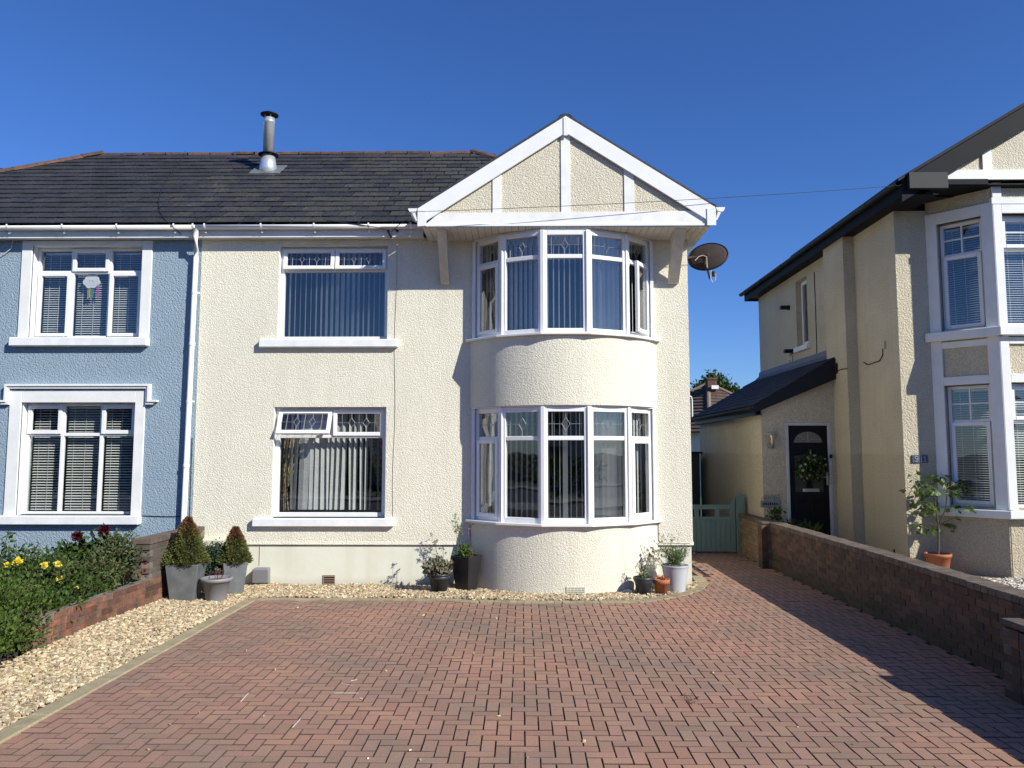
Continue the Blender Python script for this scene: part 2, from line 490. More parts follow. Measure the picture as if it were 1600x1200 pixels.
def npobj(name, V, F, mat, parent=None, rnd=None, kind=None, smooth=False, org=None, **k):
    o_ = ORG[parent.name] if parent is not None else Vector(org or (0, 0, 0))
    me = npmesh(name, np.asarray(V) - np.array(o_), F, mat, rnd, smooth)
    ob = bpy.data.objects.new(name, me)
    link(ob, parent)
    if parent is None: ob.location = o_
    ORG[ob.name] = o_.copy()
    return tag(ob, k.get('label'), k.get('cat'), k.get('group'), kind)

def instances_to_mesh(baseV, baseF, mats):
    """join many transformed copies of a small mesh; mats: list of 4x4 numpy"""
    n = len(mats); m = len(baseV)
    B = np.c_[np.array(baseV), np.ones(m)]
    M = np.array(mats)
    V = np.einsum('nij,mj->nmi', M, B)[:, :, :3].reshape(-1, 3)
    F = (np.array(baseF)[None, :, :] + (np.arange(n) * m)[:, None, None]).reshape(-1, len(baseF[0]))
    rn = np.repeat(rng.random(n), m)
    return V, F, rn

def leafcloud(C, size, aspect=0.5, up=0.3, var=0.4, N=None, droop=0.0):
    """quads folded along the middle, one per centre in C (n,3)"""
    C = np.asarray(C); n = len(C)
    d = rng.normal(size=(n, 3)); d[:, 2] += up
    if N is not None: d = d * 0.6 + N
    d[:, 2] -= droop
    d /= np.linalg.norm(d, axis=1)[:, None]
    r = rng.normal(size=(n, 3))
    s = np.cross(d, r); s /= np.linalg.norm(s, axis=1)[:, None]
    q = np.cross(d, s)
    L = size * (1 + var * rng.normal(size=(n, 1)).clip(-1.6, 1.6))
    tip = C + d * L
    mid = C + d * L * 0.45
    a = mid + s * L * aspect * 0.5 + q * L * 0.08
    b = mid - s * L * aspect * 0.5 + q * L * 0.08
    V = np.stack([C, a, tip, b], 1).reshape(-1, 3)
    F = np.arange(4 * n).reshape(n, 4)
    return V, F, np.repeat(rng.random(n), 4)

_f = 1202.0
def at(px, py, Y=None, X=None, Z=None):
    """world point seen at a spot of the picture, on the plane Y=, X= or Z= (a survey helper: numbers only)"""
    th, yw = R(4.99), R(0.715)
    x = (px - 800) / _f; y = (600 - py) / _f
    F = Vector((-math.sin(yw) * math.cos(th), math.cos(yw) * math.cos(th), math.sin(th)))
    Rr = Vector((math.cos(yw), math.sin(yw), 0))
    U = Vector((math.sin(yw) * math.sin(th), -math.cos(yw) * math.sin(th), math.cos(th)))
    d = F + Rr * x + U * y
    if Y is not None: t = Y / d.y
    elif X is not None: t = X / d.x
    else: t = (Z - CAM_H) / d.z
    return Vector((d.x * t, d.y * t, CAM_H + d.z * t))

def wall_holes(mb, x0, x1, z0, z1, y0, y1, holes):
    """wall slab with rectangular openings (x0,x1,z0,z1), front at y0, back at y1"""
    xs = sorted({x0, x1, *[h[0] for h in holes], *[h[1] for h in holes]})
    zs = sorted({z0, z1, *[h[2] for h in holes], *[h[3] for h in holes]})
    def hole(a, b):
        return any(h[0] < a < h[1] and h[2] < b < h[3] for h in holes)
    nx, nz = len(xs) - 1, len(zs) - 1
    g = [[not hole((xs[i] + xs[i + 1]) / 2, (zs[j] + zs[j + 1]) / 2) for j in range(nz)] for i in range(nx)]
    for i in range(nx):
        for j in range(nz):
            if not g[i][j]: continue
            a, b, c, d = xs[i], xs[i + 1], zs[j], zs[j + 1]
            mb.quad((a, y0, c), (b, y0, c), (b, y0, d), (a, y0, d))
            mb.quad((b, y1, c), (a, y1, c), (a, y1, d), (b, y1, d))
            if i == 0 or not g[i - 1][j]: mb.quad((a, y1, c), (a, y0, c), (a, y0, d), (a, y1, d))
            if i == nx - 1 or not g[i + 1][j]: mb.quad((b, y0, c), (b, y1, c), (b, y1, d), (b, y0, d))
            if j == 0 or not g[i][j - 1]: mb.quad((a, y1, c), (b, y1, c), (b, y0, c), (a, y0, c))
            if j == nz - 1 or not g[i][j + 1]: mb.quad((a, y0, d), (b, y0, d), (b, y1, d), (a, y1, d))

def wmat(origin, ux, uy=0.0):
    """local frame of a window: x along (ux,uy), y into the house, z up"""
    u = Vector((ux, uy, 0)).normalized()
    n = Vector((-u.y, u.x, 0))
    M = Matrix(((u.x, n.x, 0, origin[0]), (u.y, n.y, 0, origin[1]), (0, 0, 1, origin[2]), (0, 0, 0, 1)))
    return M

def frame_ring(mb, x0, x1, z0, z1, t, y0, y1):
    mb.box(x0, x0 + t, y0, y1, z0, z1)
    mb.box(x1 - t, x1, y0, y1, z0, z1)
    mb.box(x0 + t, x1 - t, y0, y1, z0, z0 + t)
    mb.box(x0 + t, x1 - t, y0, y1, z1 - t, z1)

def diamond(mb, x0, x1, z0, z1, y, n=1, r=0.0032):
    """lead pattern: a horizontal came, n diamonds with tails"""
    zc = (z0 + z1) / 2; W = x1 - x0; H = z1 - z0
    dh, dw = H * 0.27, H * 0.17
    cs = [x0 + W * (k + 1) / (n + 1) for k in range(n)]
    if n == 2: cs = [x0 + W * 0.34, x0 + W * 0.68]
    def seg(a, b):
        mb.tube([(a[0], y, a[1]), (b[0], y, b[1])], r, 4, cap=False)
    px = x0
    for c in cs:
        seg((px, zc), (c - dw, zc)); px = c + dw
        seg((c - dw, zc), (c, zc + dh)); seg((c, zc + dh), (c + dw, zc)); seg((c + dw, zc), (c, zc - dh)); seg((c, zc - dh), (c - dw, zc))
        seg((c, zc + dh), (c, z1)); seg((c, zc - dh), (c, z0))
    seg((px, zc), (x1, zc))
    for k in range(n + 1):
        a = x0 + 0.12 * W if k == 0 else (x1 - 0.12 * W if k == n else (cs[0] + cs[1]) / 2)
        seg((a, z0), (a, z1))

def window(parent, M, W, H, cells, t=0.045, depth=0.07, glass=None, mullions=True, name='window', mt=0.05, fmat=None, leadn=1, leadtop=True):
    """cells: (x0,x1,z0,z1,kind,extra) ; kind 'fix','sash','hung','side' ; extra = opening angle, positions in metres in the frame"""
    glass = glass or GLASS; fmat = fmat or WHITE
    mb = MB(M)
    frame_ring(mb, 0, W, 0, H, t, 0, depth)
    xs = sorted({round(c[1], 4) for c in cells if c[1] < W - 0.02})
    # mullions/transoms: rails around each cell, drawn as bars between cells
    for c in cells:
        if c[1] < W - 0.02:
            mb.box(c[1] - mt / 2, c[1] + mt / 2, 0.004, depth - 0.004, max(t, c[2]) - 0.001, min(H - t, c[3]) + 0.001)
        if c[3] < H - 0.02:
            mb.box(max(c[0], t) + 0.001, min(c[1], W - t) - 0.001, 0.006, depth - 0.006, c[3] - mt / 2, c[3] + mt / 2)
    wo_ = mb.build(name, fmat, parent, bevel=0.006)
    for c in cells:
        a = (t if c[0] < 0.02 else c[0] + mt / 2); b = (W - t if c[1] > W - 0.02 else c[1] - mt / 2)
        z0 = (t if c[2] < 0.02 else c[2] + mt / 2); z1 = (H - t if c[3] > H - 0.02 else c[3] - mt / 2)
        kind = c[4]; ang = c[5] if len(c) > 5 else 0
        lead = c[6] if len(c) > 6 else 0
        if kind == 'fix':
            g = MB(M)
            g.box(a, b, depth * 0.45, depth * 0.45 + 0.004, z0, z1)
            g.build('pane', glass, wo_)
            if lead:
                q = MB(M); diamond(q, a, b, z0, z1, depth * 0.45 - 0.006, lead); q.build('leading', LEAD, wo_)
        else:
            st = 0.042
            A, B_, C_, D_ = a - 0.018, b + 0.018, z0 - 0.018, z1 + 0.018
            if kind == 'hung':
                S = M @ Matrix.Translation((0, -0.022, D_)) @ Matrix.Rotation(-R(ang), 4, 'X') @ Matrix.Translation((0, 0, -D_))
            elif kind == 'right':    # hinged on its right edge
                S = M @ Matrix.Translation((B_, -0.022, 0)) @ Matrix.Rotation(R(ang), 4, 'Z') @ Matrix.Translation((-B_, 0, 0))
            elif kind == 'left':
                S = M @ Matrix.Translation((A, -0.022, 0)) @ Matrix.Rotation(-R(ang), 4, 'Z') @ Matrix.Translation((-A, 0, 0))
            else:
                S = M @ Matrix.Translation((0, -0.022, 0))
            s_ = MB(S)
            frame_ring(s_, A, B_, C_, D_, st + 0.018, 0, 0.05)
            s_.build('sash', fmat, wo_, bevel=0.007)
            g = MB(S)
            g.box(A + st + 0.018, B_ - st - 0.018, 0.022, 0.026, C_ + st + 0.018, D_ - st - 0.018)
            g.build('pane', glass, wo_)
            if lead:
                q = MB(S); diamond(q, A + st + .018, B_ - st - .018, C_ + st + .018, D_ - st - .018, 0.016, lead); q.build('leading', LEAD, wo_)
    return wo_

def vblinds(wo_, M, x0, x1, z0, z1, y, pitch, angf, wid=0.089, mat=None, sway=0.0):
    n = int((x1 - x0) / pitch)
    for k in range(n + 1):
        x = x0 + (k + 0.5) * pitch
        if x > x1: break
        a = R(angf(k / max(1, n)) + random.uniform(-4, 4))
        mb = MB(M)
        dx, dy = math.cos(a) * wid / 2, math.sin(a) * wid / 2
        sw = sway * random.uniform(-1, 1)
        nx_, ny_ = -math.sin(a) * 0.004, math.cos(a) * 0.004
        vs = []
        for (zz, o) in ((z1, 0.0), ((z0 + z1) / 2, sw * 0.4), (z0, sw)):
            vs += [(x - dx + o, y - dy, zz), (x + nx_ + o, y + ny_, zz), (x + dx + o, y + dy, zz)]
        mb.add(vs, [(0, 1, 4, 3), (1, 2, 5, 4), (3, 4, 7, 6), (4, 5, 8, 7)])
        mb.build('blind_slat', mat or BLIND, wo_, smooth=True)

def venetian(wo_, M, x0, x1, z0, z1, y, pitch=0.03, tilt=20, mat=None, wid=0.025):
    mb = MB(M)
    n = int((z1 - z0) / pitch)
    ty = math.cos(R(tilt)) * wid / 2; tz = math.sin(R(tilt)) * wid / 2
    for k in range(n):
        z = z0 + 0.02 + k * pitch + random.uniform(-0.001, 0.001)
        mb.quad((x0, y - ty, z - tz), (x1, y - ty, z - tz), (x1, y + ty, z + tz), (x0, y + ty, z + tz))
    mb.box(x0, x1, y - 0.015, y + 0.015, z1 - 0.03, z1)
    for u in (0.18, 0.5):
        xx = x0 + (x1 - x0) * u
        mb.box(xx - 0.002, xx + 0.002, y - 0.018, y - 0.016, z0, z1)
    mb.build('venetian_blind', mat or VENET, wo_, kind='stuff')

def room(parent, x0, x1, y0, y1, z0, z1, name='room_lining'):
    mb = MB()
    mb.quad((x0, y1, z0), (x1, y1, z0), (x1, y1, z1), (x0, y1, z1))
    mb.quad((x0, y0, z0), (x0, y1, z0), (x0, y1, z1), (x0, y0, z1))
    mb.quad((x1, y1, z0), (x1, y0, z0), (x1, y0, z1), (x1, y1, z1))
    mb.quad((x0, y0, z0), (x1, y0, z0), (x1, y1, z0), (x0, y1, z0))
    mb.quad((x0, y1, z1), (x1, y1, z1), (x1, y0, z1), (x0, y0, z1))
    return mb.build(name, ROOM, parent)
# ================================================================== SETTING
FY = 11.65                       # plane of the two house fronts
def sheet(name, mat, x0, x1, y0, y1, z, thick=0.0):
    mb = MB(); mb.quad((x0, y0, z), (x1, y0, z), (x1, y1, z), (x0, y1, z))
    return mb.build(name, mat, kind='structure')
sheet('ground', GROUNDM, -400, 400, -400, 400, -0.16)
sheet('road', ASPH, -200, 200, -9.5, -2.5, -0.13)
mb = MB(); mb.box(-200, 200, -2.5, 1.0, -0.2, -0.03); mb.build('pavement', PAVE, kind='structure')
mb = MB(); mb.box(-200, 200, -12.0, -9.5, -0.2, -0.03); mb.build('pavement', PAVE, kind='structure')

# ---- driveway: herringbone of block pavers, edging blocks, kerb
mb = MB(); mb.box(-3.74, 4.3, 1.0, 19.5, -0.12, -0.016)
drive = mb.build('driveway', JOINT, kind='structure')
def pave_mesh(w_, h_):
    g = 0.0037; c = 0.0028; d = 0.05
    x0, x1, y0, y1 = g, w_ - g, g, h_ - g
    V = [(x0, y0, -d), (x1, y0, -d), (x1, y1, -d), (x0, y1, -d), (x0, y0, -c * .7), (x1, y0, -c * .7), (x1, y1, -c * .7), (x0, y1, -c * .7),
         (x0 + c, y0 + c, 0), (x1 - c, y0 + c, 0), (x1 - c, y1 - c, 0), (x0 + c, y1 - c, 0)]
    F = []
    for a in (0, 4):
        for i in range(4):
            j = (i + 1) % 4
            F.append((a + i, a + j, a + 4 + j, a + 4 + i))
    F.append((8, 9, 10, 11))
    return V, F
PH = pave_mesh(0.2, 0.1); PV = pave_mesh(0.1, 0.2)
def mesh_of(name, VF, mat):
    me = bpy.data.meshes.new(name); me.from_pydata(VF[0], [], VF[1]); me.materials.append(mat); me.update(); return me
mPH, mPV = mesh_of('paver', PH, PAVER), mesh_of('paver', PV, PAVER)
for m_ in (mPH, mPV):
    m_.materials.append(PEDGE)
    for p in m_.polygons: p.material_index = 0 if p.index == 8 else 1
# outer line of the gravel edging in front of the house: list of (x,y)
bayc = (0.63, 12.62)
edge_line = [(-3.74, 10.60), (-1.05, 10.60), (-0.62, 10.46)]
for k in range(0, 9):
    x = -0.45 + k * 0.24
    edge_line.append((x, 10.44 + 0.012 * abs(k - 4)))
edge_line += [(1.85, 10.72), (2.2, 11.02), (2.52, 11.42), (2.74, 11.95), (2.80, 12.6)]
def edge_y(x):
    if x > 2.8: return 1e9
    for (a, b) in zip(edge_line[:-1], edge_line[1:]):
        if a[0] <= x <= b[0]:
            return a[1] + (b[1] - a[1]) * (x - a[0]) / max(1e-6, b[0] - a[0])
    return -1e9
def in_drive(x, y):
    if x < -3.70 or x > 4.34 or y < 1.0: return False
    if y > 12.6: return 2.98 < x < 4.34 and y < 19
    if x > 2.80: return True
    return y < edge_y(x) + 0.0
pav = []
OX, OY = 0.02, 0.035
for i in range(-38, 44):
    for j in range(9, 192):
        k = (i + j) % 4
        x, y = OX + i * 0.1, OY + j * 0.1
        if k == 0 and in_drive(x + .03, y + .05) and in_drive(x + .17, y + .05): pav.append((x, y, 0))
        elif k == 2 and in_drive(x + .05, y + .03) and in_drive(x + .05, y + .17): pav.append((x, y, 1))
for j in range(30):        # runner course along the side of the house
    pav.append((2.84, 12.65 + j * 0.2, 1))
def seen(x, y):
    return y > 4.95 and abs(x - 0.012 * y) < y * 0.667
vis = sorted([p for p in pav if seen(p[0] + .1, p[1] + .05)], key=lambda p: p[1])
near = set(vis[:300]); rest = [p for p in pav if p not in near]
def pz(): return random.gauss(0, 0.0012)
for (x, y, k) in vis[:300]:
    piece('paver', mPV if k else mPH, (x, y, pz()), (random.gauss(0, .004), random.gauss(0, .004), random.gauss(0, .006)), drive)
def npmat(x, y, z, rx=0, ry=0, rz=0, s=(1, 1, 1)):
    return np.array(Matrix.Translation((x, y, z)) @ Euler((rx, ry, rz)).to_matrix().to_4x4() @ Matrix.Diagonal((*s, 1)))
Vs, Fs, Rn, off = [], [], [], 0
for k, P_ in ((0, PH), (1, PV)):
    ms = [npmat(x, y, pz(), random.gauss(0, .004), random.gauss(0, .004), random.gauss(0, .006)) for (x, y, kk) in rest if kk == k]
    V, F, r_ = instances_to_mesh(P_[0], P_[1], ms)
    Vs.append(V); Fs.append(F + off); Rn.append(r_); off += len(V)
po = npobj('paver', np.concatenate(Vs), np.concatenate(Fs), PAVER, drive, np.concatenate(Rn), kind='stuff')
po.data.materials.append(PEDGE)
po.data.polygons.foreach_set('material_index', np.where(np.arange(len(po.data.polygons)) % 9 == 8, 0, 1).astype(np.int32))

# edging blocks along the front of the houses
mb = MB(); mb.box(-3.9, -3.3, 10.5, 11.6, -0.1, -0.02)
edging = thing('edging', (0, 10.5, 0), None, None)
edging['kind'] = 'structure'
mE = mesh_of('edging_block', ([(a, b, c) for c in (-.05, 0) for (a, b) in ((0.002, -.09), (0.098, -.09), (0.098, .085), (0.002, .085))], [(3, 2, 1, 0), (4, 5, 6, 7), (0, 1, 5, 4), (1, 2, 6, 5), (2, 3, 7, 6), (3, 0, 4, 7)]), EDGEB)
pl = [Vector((a, b, 0)) for a, b in edge_line]
acc = 0.0
for a, b in zip(pl[:-1], pl[1:]):
    d = (b - a); Ln = d.length; d.normalize()
    while acc < Ln:
        p = a + d * acc
        piece('edging_block', mE, (p.x, p.y - 0.03, 0.012 + random.gauss(0, .002)), (0, 0, math.atan2(d.y, d.x) + random.gauss(0, .01)), edging)
        acc += 0.1
    acc -= Ln
kb = thing('kerb', (-3.66, 5, 0), None, None); kb['kind'] = 'structure'
y = 1.4
while y < 10.55:
    L_ = min(0.915, 10.56 - y)
    mb = MB(); mb.box(-3.735 + random.uniform(-.004, .004), -3.575 + random.uniform(-.004, .004), y + .004, y + L_ - .004, -0.12, 0.014 + random.uniform(-.003, .003))
    mb.build('kerb_block', KERB, kb, bevel=0.01)
    y += L_

# ---- gravel
def in_gravel(x, y):
    if x < -3.74:
        return -4.76 < x and 3.0 < y < 11.64
    if x > 2.68 or (y > 11.66 and x < 2.56) or y > 11.9: return False
    if y < edge_y(x) + 0.08: return False
    if (x - bayc[0]) ** 2 + (y - bayc[1]) ** 2 < 1.69 ** 2: return False
    return True
mb = MB(); mb.box(-4.78, -3.735, 1.0, 11.7, -0.14, 0.0)
mb.prism([(a, b) for a, b in edge_line[:-1]] + [(2.56, 11.95), (2.56, 11.8), (-3.74, 11.8)], -0.14, 0.0, 'z')
mb.build('gravel_bed', GRBASE, kind='structure')
cube8 = [(-.5, -.5, -.5), (.5, -.5, -.5), (.5, .5, -.5), (-.5, .5, -.5), (-.5, -.5, .5), (.5, -.5, .5), (.5, .5, .5), (-.5, .5, .5)]
cubeF = [(3, 2, 1, 0), (4, 5, 6, 7), (0, 1, 5, 4), (1, 2, 6, 5), (2, 3, 7, 6), (3, 0, 4, 7)]
def stones(pts, smin, smax, hz):
    """angular chippings: jittered boxes lying at all angles"""
    n = len(pts)
    B = np.array(cube8)[None] * np.ones((n, 1, 1)) + rng.normal(0, .13, (n, 8, 3))
    s = rng.uniform(smin, smax, (n, 1)) * np.stack([rng.uniform(.7, 1.4, n), rng.uniform(.6, 1.0, n), rng.uniform(.35, .7, n)], 1)
    B = B * s[:, None, :]
    ax = rng.uniform(-.6, .6, n); az = rng.uniform(0, 6.28, n)
    ca, sa = np.cos(ax)[:, None], np.sin(ax)[:, None]
    y_ = B[:, :, 1] * ca - B[:, :, 2] * sa; z_ = B[:, :, 1] * sa + B[:, :, 2] * ca
    cz, sz = np.cos(az)[:, None], np.sin(az)[:, None]
    x2 = B[:, :, 0] * cz - y_ * sz; y2 = B[:, :, 0] * sz + y_ * cz
    V = np.stack([x2, y2, z_], 2) + pts[:, None, :]
    V = V.reshape(-1, 3)
    F = (np.array(cubeF)[None] + (np.arange(n) * 8)[:, None, None]).reshape(-1, 4)
    return V, F, np.repeat(rng.random(n), 8)
P_ = rng.uniform((-4.76, 4.6), (-3.74, 11.65), (27000, 2))
Q_ = rng.uniform((-3.74, 10.5), (2.74, 12.3), (34000, 2))
P_ = np.array([p for p in np.concatenate([P_, Q_]) if in_gravel(*p)])
zz = rng.uniform(0.0, 0.022, len(P_)) + 0.012 * np.sin(P_[:, 0] * 5 + 1) * np.sin(P_[:, 1] * 2.3)
bank = np.clip((-4.35 - P_[:, 0]) * 0.12, 0, .05)
P3 = np.c_[P_, zz + bank + 0.002]
V, F, rn = stones(P3, 0.013, 0.034, 0)
npobj('gravel', V, F, STONE, None, rn, kind='stuff', label='golden gravel chippings between brick wall and block driveway', cat='gravel')

# right hand front garden: raised bed of pale gravel
mb = MB(); mb.box(4.46, 12, 3.0, 14.35, -0.15, 0.145); mb.build('garden_ground', GRBASE, kind='structure')
P_ = rng.uniform((4.9, 8.0), (10.5, 12.2), (32000, 2)); P_ = P_[(P_[:, 0] < 6.5) | (P_[:, 1] < 11.5)]
V, F, rn = stones(np.c_[P_, rng.uniform(.148, .165, len(P_))], 0.014, 0.034, 0)
npobj('gravel', V, F, STONE2, None, rn, kind='stuff', label='pale gravel chippings in the front garden beyond the long brick wall', cat='gravel')

# left hand garden soil
mb = MB(); mb.box(-13, -4.93, 2.5, 11.65, -0.15, 0.22); mb.build('flower_bed', EARTH, kind='structure')

# ---- brick walls
def brick_vf(l, w_, h):
    return [(a * l, b * w_, c * h) for c in (0, 1) for (a, b) in ((0, 0), (1, 0), (1, 1), (0, 1))], cubeF
def put(name, VF, mat, places, parent, lim=300, key=None):
    """places: (x,y,z,rz) ; the nearest ones single pieces, the others joined as one part"""
    me = mesh_of(name, VF, mat)
    places = sorted(places, key=key or (lambda p: p[0] ** 2 + p[1] ** 2))
    for p in places[:lim]:
        piece(name, me, p[:3], (random.gauss(0, .006), random.gauss(0, .006), p[3] + random.gauss(0, .006)), parent)
    if len(places) > lim:
        V, F, r_ = instances_to_mesh(VF[0], VF[1], [npmat(p[0], p[1], p[2], 0, 0, p[3]) for p in places[lim:]])
        npobj(name, V, F, mat, parent, r_, kind='stuff')

bw = thing('brick_wall', (4.3, 6.3, 0), 'long low brown brick boundary wall with piers along the right of the driveway', 'wall')
WX = 4.27
def wtop(y):        # dips slightly towards the street; unseen near end raised for its drive shadow
    if y < 6.05: return 1.09
    return 1.0 if y > 9.6 else 1.0 - .010 * (9.6 - y)
mb = MB(); mb.prism([(1.5, -.1), (15.3, -.1), (15.3, .712), (9.6, .712), (6.05, .712 * .955), (6.05, .77), (1.5, .77)], WX + .005, WX + .209, 'x'); mb.box(3.956, 4.27, 6.106, 6.53, -0.1, 0.56); mb.box(4.116, 4.27, 13.406, 13.64, -0.1, 0.74)
mb.build('mortar', MORTARD, bw)
rows = 10; pit = 0.0718
pl1, pl2 = [], []
for r_ in range(rows):
    off_ = (r_ % 2) * 0.1125
    y = 1.6 - off_
    while y < 15.1:
        p = (WX + .1025 + random.uniform(-.002, .002), y, r_ * pit * wtop(y) - 0.005, R(90))
        (pl1 if y < 13.3 else pl2).append(p)
        y += 0.225
# stretchers are turned 90 degrees: length along +y, thickness towards -x
def vis_key(p):
    if p[0] < 4.2: return p[1]
    return p[1] if (p[1] > 6.2) else 100 + p[1]
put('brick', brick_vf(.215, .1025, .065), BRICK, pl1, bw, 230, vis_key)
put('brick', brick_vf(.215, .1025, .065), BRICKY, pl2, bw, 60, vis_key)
pr = []
for r_ in range(8):                      # near pier, two stretchers and headers
    for (xx, yy) in ((3.95, 6.10),):
        if r_ % 2: pr += [(3.95, 6.10, r_ * pit, 0), (3.95, 6.32, r_ * pit, 0)]
        else: pr += [(4.0525, 6.10, r_ * pit, R(90)), (4.0525, 6.325, r_ * pit, R(90)), (4.1575, 6.10, r_ * pit, R(90))]
for r_ in range(10):
    pr += [(4.2125, 13.40, r_ * pit, R(90))]
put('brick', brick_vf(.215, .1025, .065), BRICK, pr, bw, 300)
cp = []
y = 1.6
while y < 15.3:
    cp.append((WX - .012, y, rows * pit * wtop(y) - 0.002 + random.uniform(-.003, .003), 0)); y += 0.1125
put('coping_brick', brick_vf(.235, .1045, .065), COPE, cp, bw, 130, lambda p: p[1] if p[1] > 6.3 else 100)
mb = MB(); mb.box(3.94, 4.27, 6.09, 6.55, 0.578, 0.63); mb.box(4.11, 4.27, 13.39, 13.66, 0.742, 0.79)
mb.build('pier_cap', COPE, bw, bevel=0.012)

gw = thing('brick_wall', (-4.85, 9, 0), 'short stepped orange and brown brick wall holding back the flower bed on the left', 'wall')
GX = -4.755
mb = MB(); mb.box(GX - .12, GX - .007, 7.72, 11.645, -0.1, 0.36); mb.box(GX - .209, GX - .007, 9.95, 11.645, 0.36, 0.80)
mb.build('mortar', MORTAR, gw)
low, high = [], []
for r_ in range(5):
    y = 7.72 + random.uniform(0, .02) - (r_ % 2) * .11
    k = 0
    while y < 11.5:
        head = (k % 3 == 2) if r_ > 1 else False
        (low).append((y, r_ * 0.0745 - 0.005, head)); y += 0.1125 if head else 0.225; k += 1
lp = [(GX, y + 0.0, z, R(90)) for y, z, h in low if not h]
hp = [(GX, y + 0.0, z, R(90)) for y, z, h in low if h]
put('brick', brick_vf(.215, .1025, .065), BRICKO, [p for p in lp if p[1] > 7.9 or p[2] < .22], gw, 200)
put('brick', brick_vf(.1025, .1025, .065), BRICKO, hp, gw, 80)
for r_ in range(5, 11):
    y = 9.93 + (r_ % 2) * .112
    while y < 11.45:
        high.append((GX, y, r_ * 0.0745 - 0.005, R(90))); y += .225
    if r_ % 2: high.append((GX, 9.93 - .11, r_ * .0745 - .005, R(90)))
high = [p for p in high if p[1] > 9.9]
hh = [(GX - .107, 9.93, r_ * .0745 - .005, R(90)) for r_ in range(5, 11)]
put('brick', brick_vf(.215, .1025, .065), BRICKG, high + hh, gw, 200)
cp = []; y = 9.92
while y < 11.6:
    cp.append((GX - .225, y, 11 * .0745 - .004, 0)); y += .1125
put('coping_brick', brick_vf(.235, .1045, .065), COPE, cp, gw, 60)

# ================================================================== CREAM HOUSE
PX = -4.96                        # party line
ch = thing('semi_detached_house', (-1.2, FY, 0), 'cream pebbledash semi detached house with two storey bow window and white gable', 'house')
H_W1 = (-3.75, -2.055, 3.70, 5.21)
H_W2 = (-3.77, -2.05, 1.00, 2.71)
BH1 = (-0.72, 1.98, 3.62, 5.24); BH2 = (-0.72, 1.98, 0.90, 2.68)
mb = MB()
wall_holes(mb, PX, 2.55, 0.613, 5.30, FY, FY + .28, [H_W1, H_W2, BH1, BH2])
mb.box(2.27, 2.55, FY + .28, 19.0, 0.613, 5.30)
mb.box(PX, 2.55, 18.72, 19.0, 0.0, 5.30)
mb.build('wall', CREAM, ch)
mb = MB(); mb.box(PX, -0.72, FY + .022, FY + .28, -0.1, 0.611); mb.box(1.98, 2.53, FY + .022, 18.9, -0.1, 0.611); mb.build('plinth', PLINTH, ch)
mb = MB()
def lip(x0, x1):
    mb.add([(x0, FY - .012, .608), (x1, FY - .012, .608), (x1, FY + .02, .615), (x0, FY + .02, .615), (x0, FY - .002, .66), (x1, FY - .002, .66)],
           [(0, 1, 2, 3), (0, 4, 5, 1), (3, 2, 5, 4)])
lip(PX, -0.73); lip(2.02, 2.56)
mb.build('bellcast_drip', CREAM, ch)
# bow of the bay: solid drums below, between and behind the windows
def arc_poly(R_, n=56, yb=FY + .06):
    a0 = math.asin(min(1, math.sqrt(max(0, R_ ** 2 - (bayc[1] - FY) ** 2)) / R_))
    pts = []
    for i in range(n + 1):
        a = -a0 + 2 * a0 * i / n
        pts.append((bayc[0] + R_ * math.sin(a), bayc[1] - R_ * math.cos(a)))
    pts.append((pts[-1][0], yb)); pts.append((pts[0][0], yb))
    return pts
mb = MB()
mb.prism(arc_poly(1.70), -0.1, 0.945, 'z')
bow = mb.build('bay_wall', CREAM, ch)
mb = MB(); mb.prism(arc_poly(1.72), 2.655, 3.655, 'z'); bow2 = mb.build('bay_wall', CREAM, ch)
for p in list(bow.data.polygons) + list(bow2.data.polygons):
    p.use_smooth = abs(p.normal.z) < 0.5 and p.normal.y < -0.2
bv = [(-0.70, 11.62), (-0.30, 11.22), (0.30, 10.955), (0.96, 10.955), (1.56, 11.22), (1.96, 11.62)]
def offs(d, z0, z1, name, mat, bev=0.006):
    cx, cy = .63, 12.35
    pts = []
    for (x, y) in bv:
        v = Vector((x - cx, y - cy)).normalized() * d
        pts.append((x + v.x, y + v.y))
    pts[0] = (pts[0][0] - .05, 11.60); pts[-1] = (pts[-1][0] + .05, 11.60)
    pts += [(pts[-1][0], FY + .03), (pts[0][0], FY + .03)]
    m_ = MB(); m_.prism(pts, z0, z1, 'z')
    return m_.build(name, mat, ch, bevel=bev)
offs(.105, .947, .985, 'bay_sill', WHITE)
offs(.115, 3.657, 3.692, 'bay_sill', WHITE)
offs(-.02, 5.205, 5.235, 'bay_head', WHITE, 0)
offs(.01, 2.635, 2.653, 'bay_head', WHITE, 0)
angs_up = [lambda u: -32, lambda u: -30, lambda u: -84, lambda u: -62, lambda u: 35]
angs_lo = [lambda u: -30, lambda u: -86 + 4 * u, lambda u: -84 if u < .3 or u > .5 else -40, lambda u: -55, lambda u: 20]
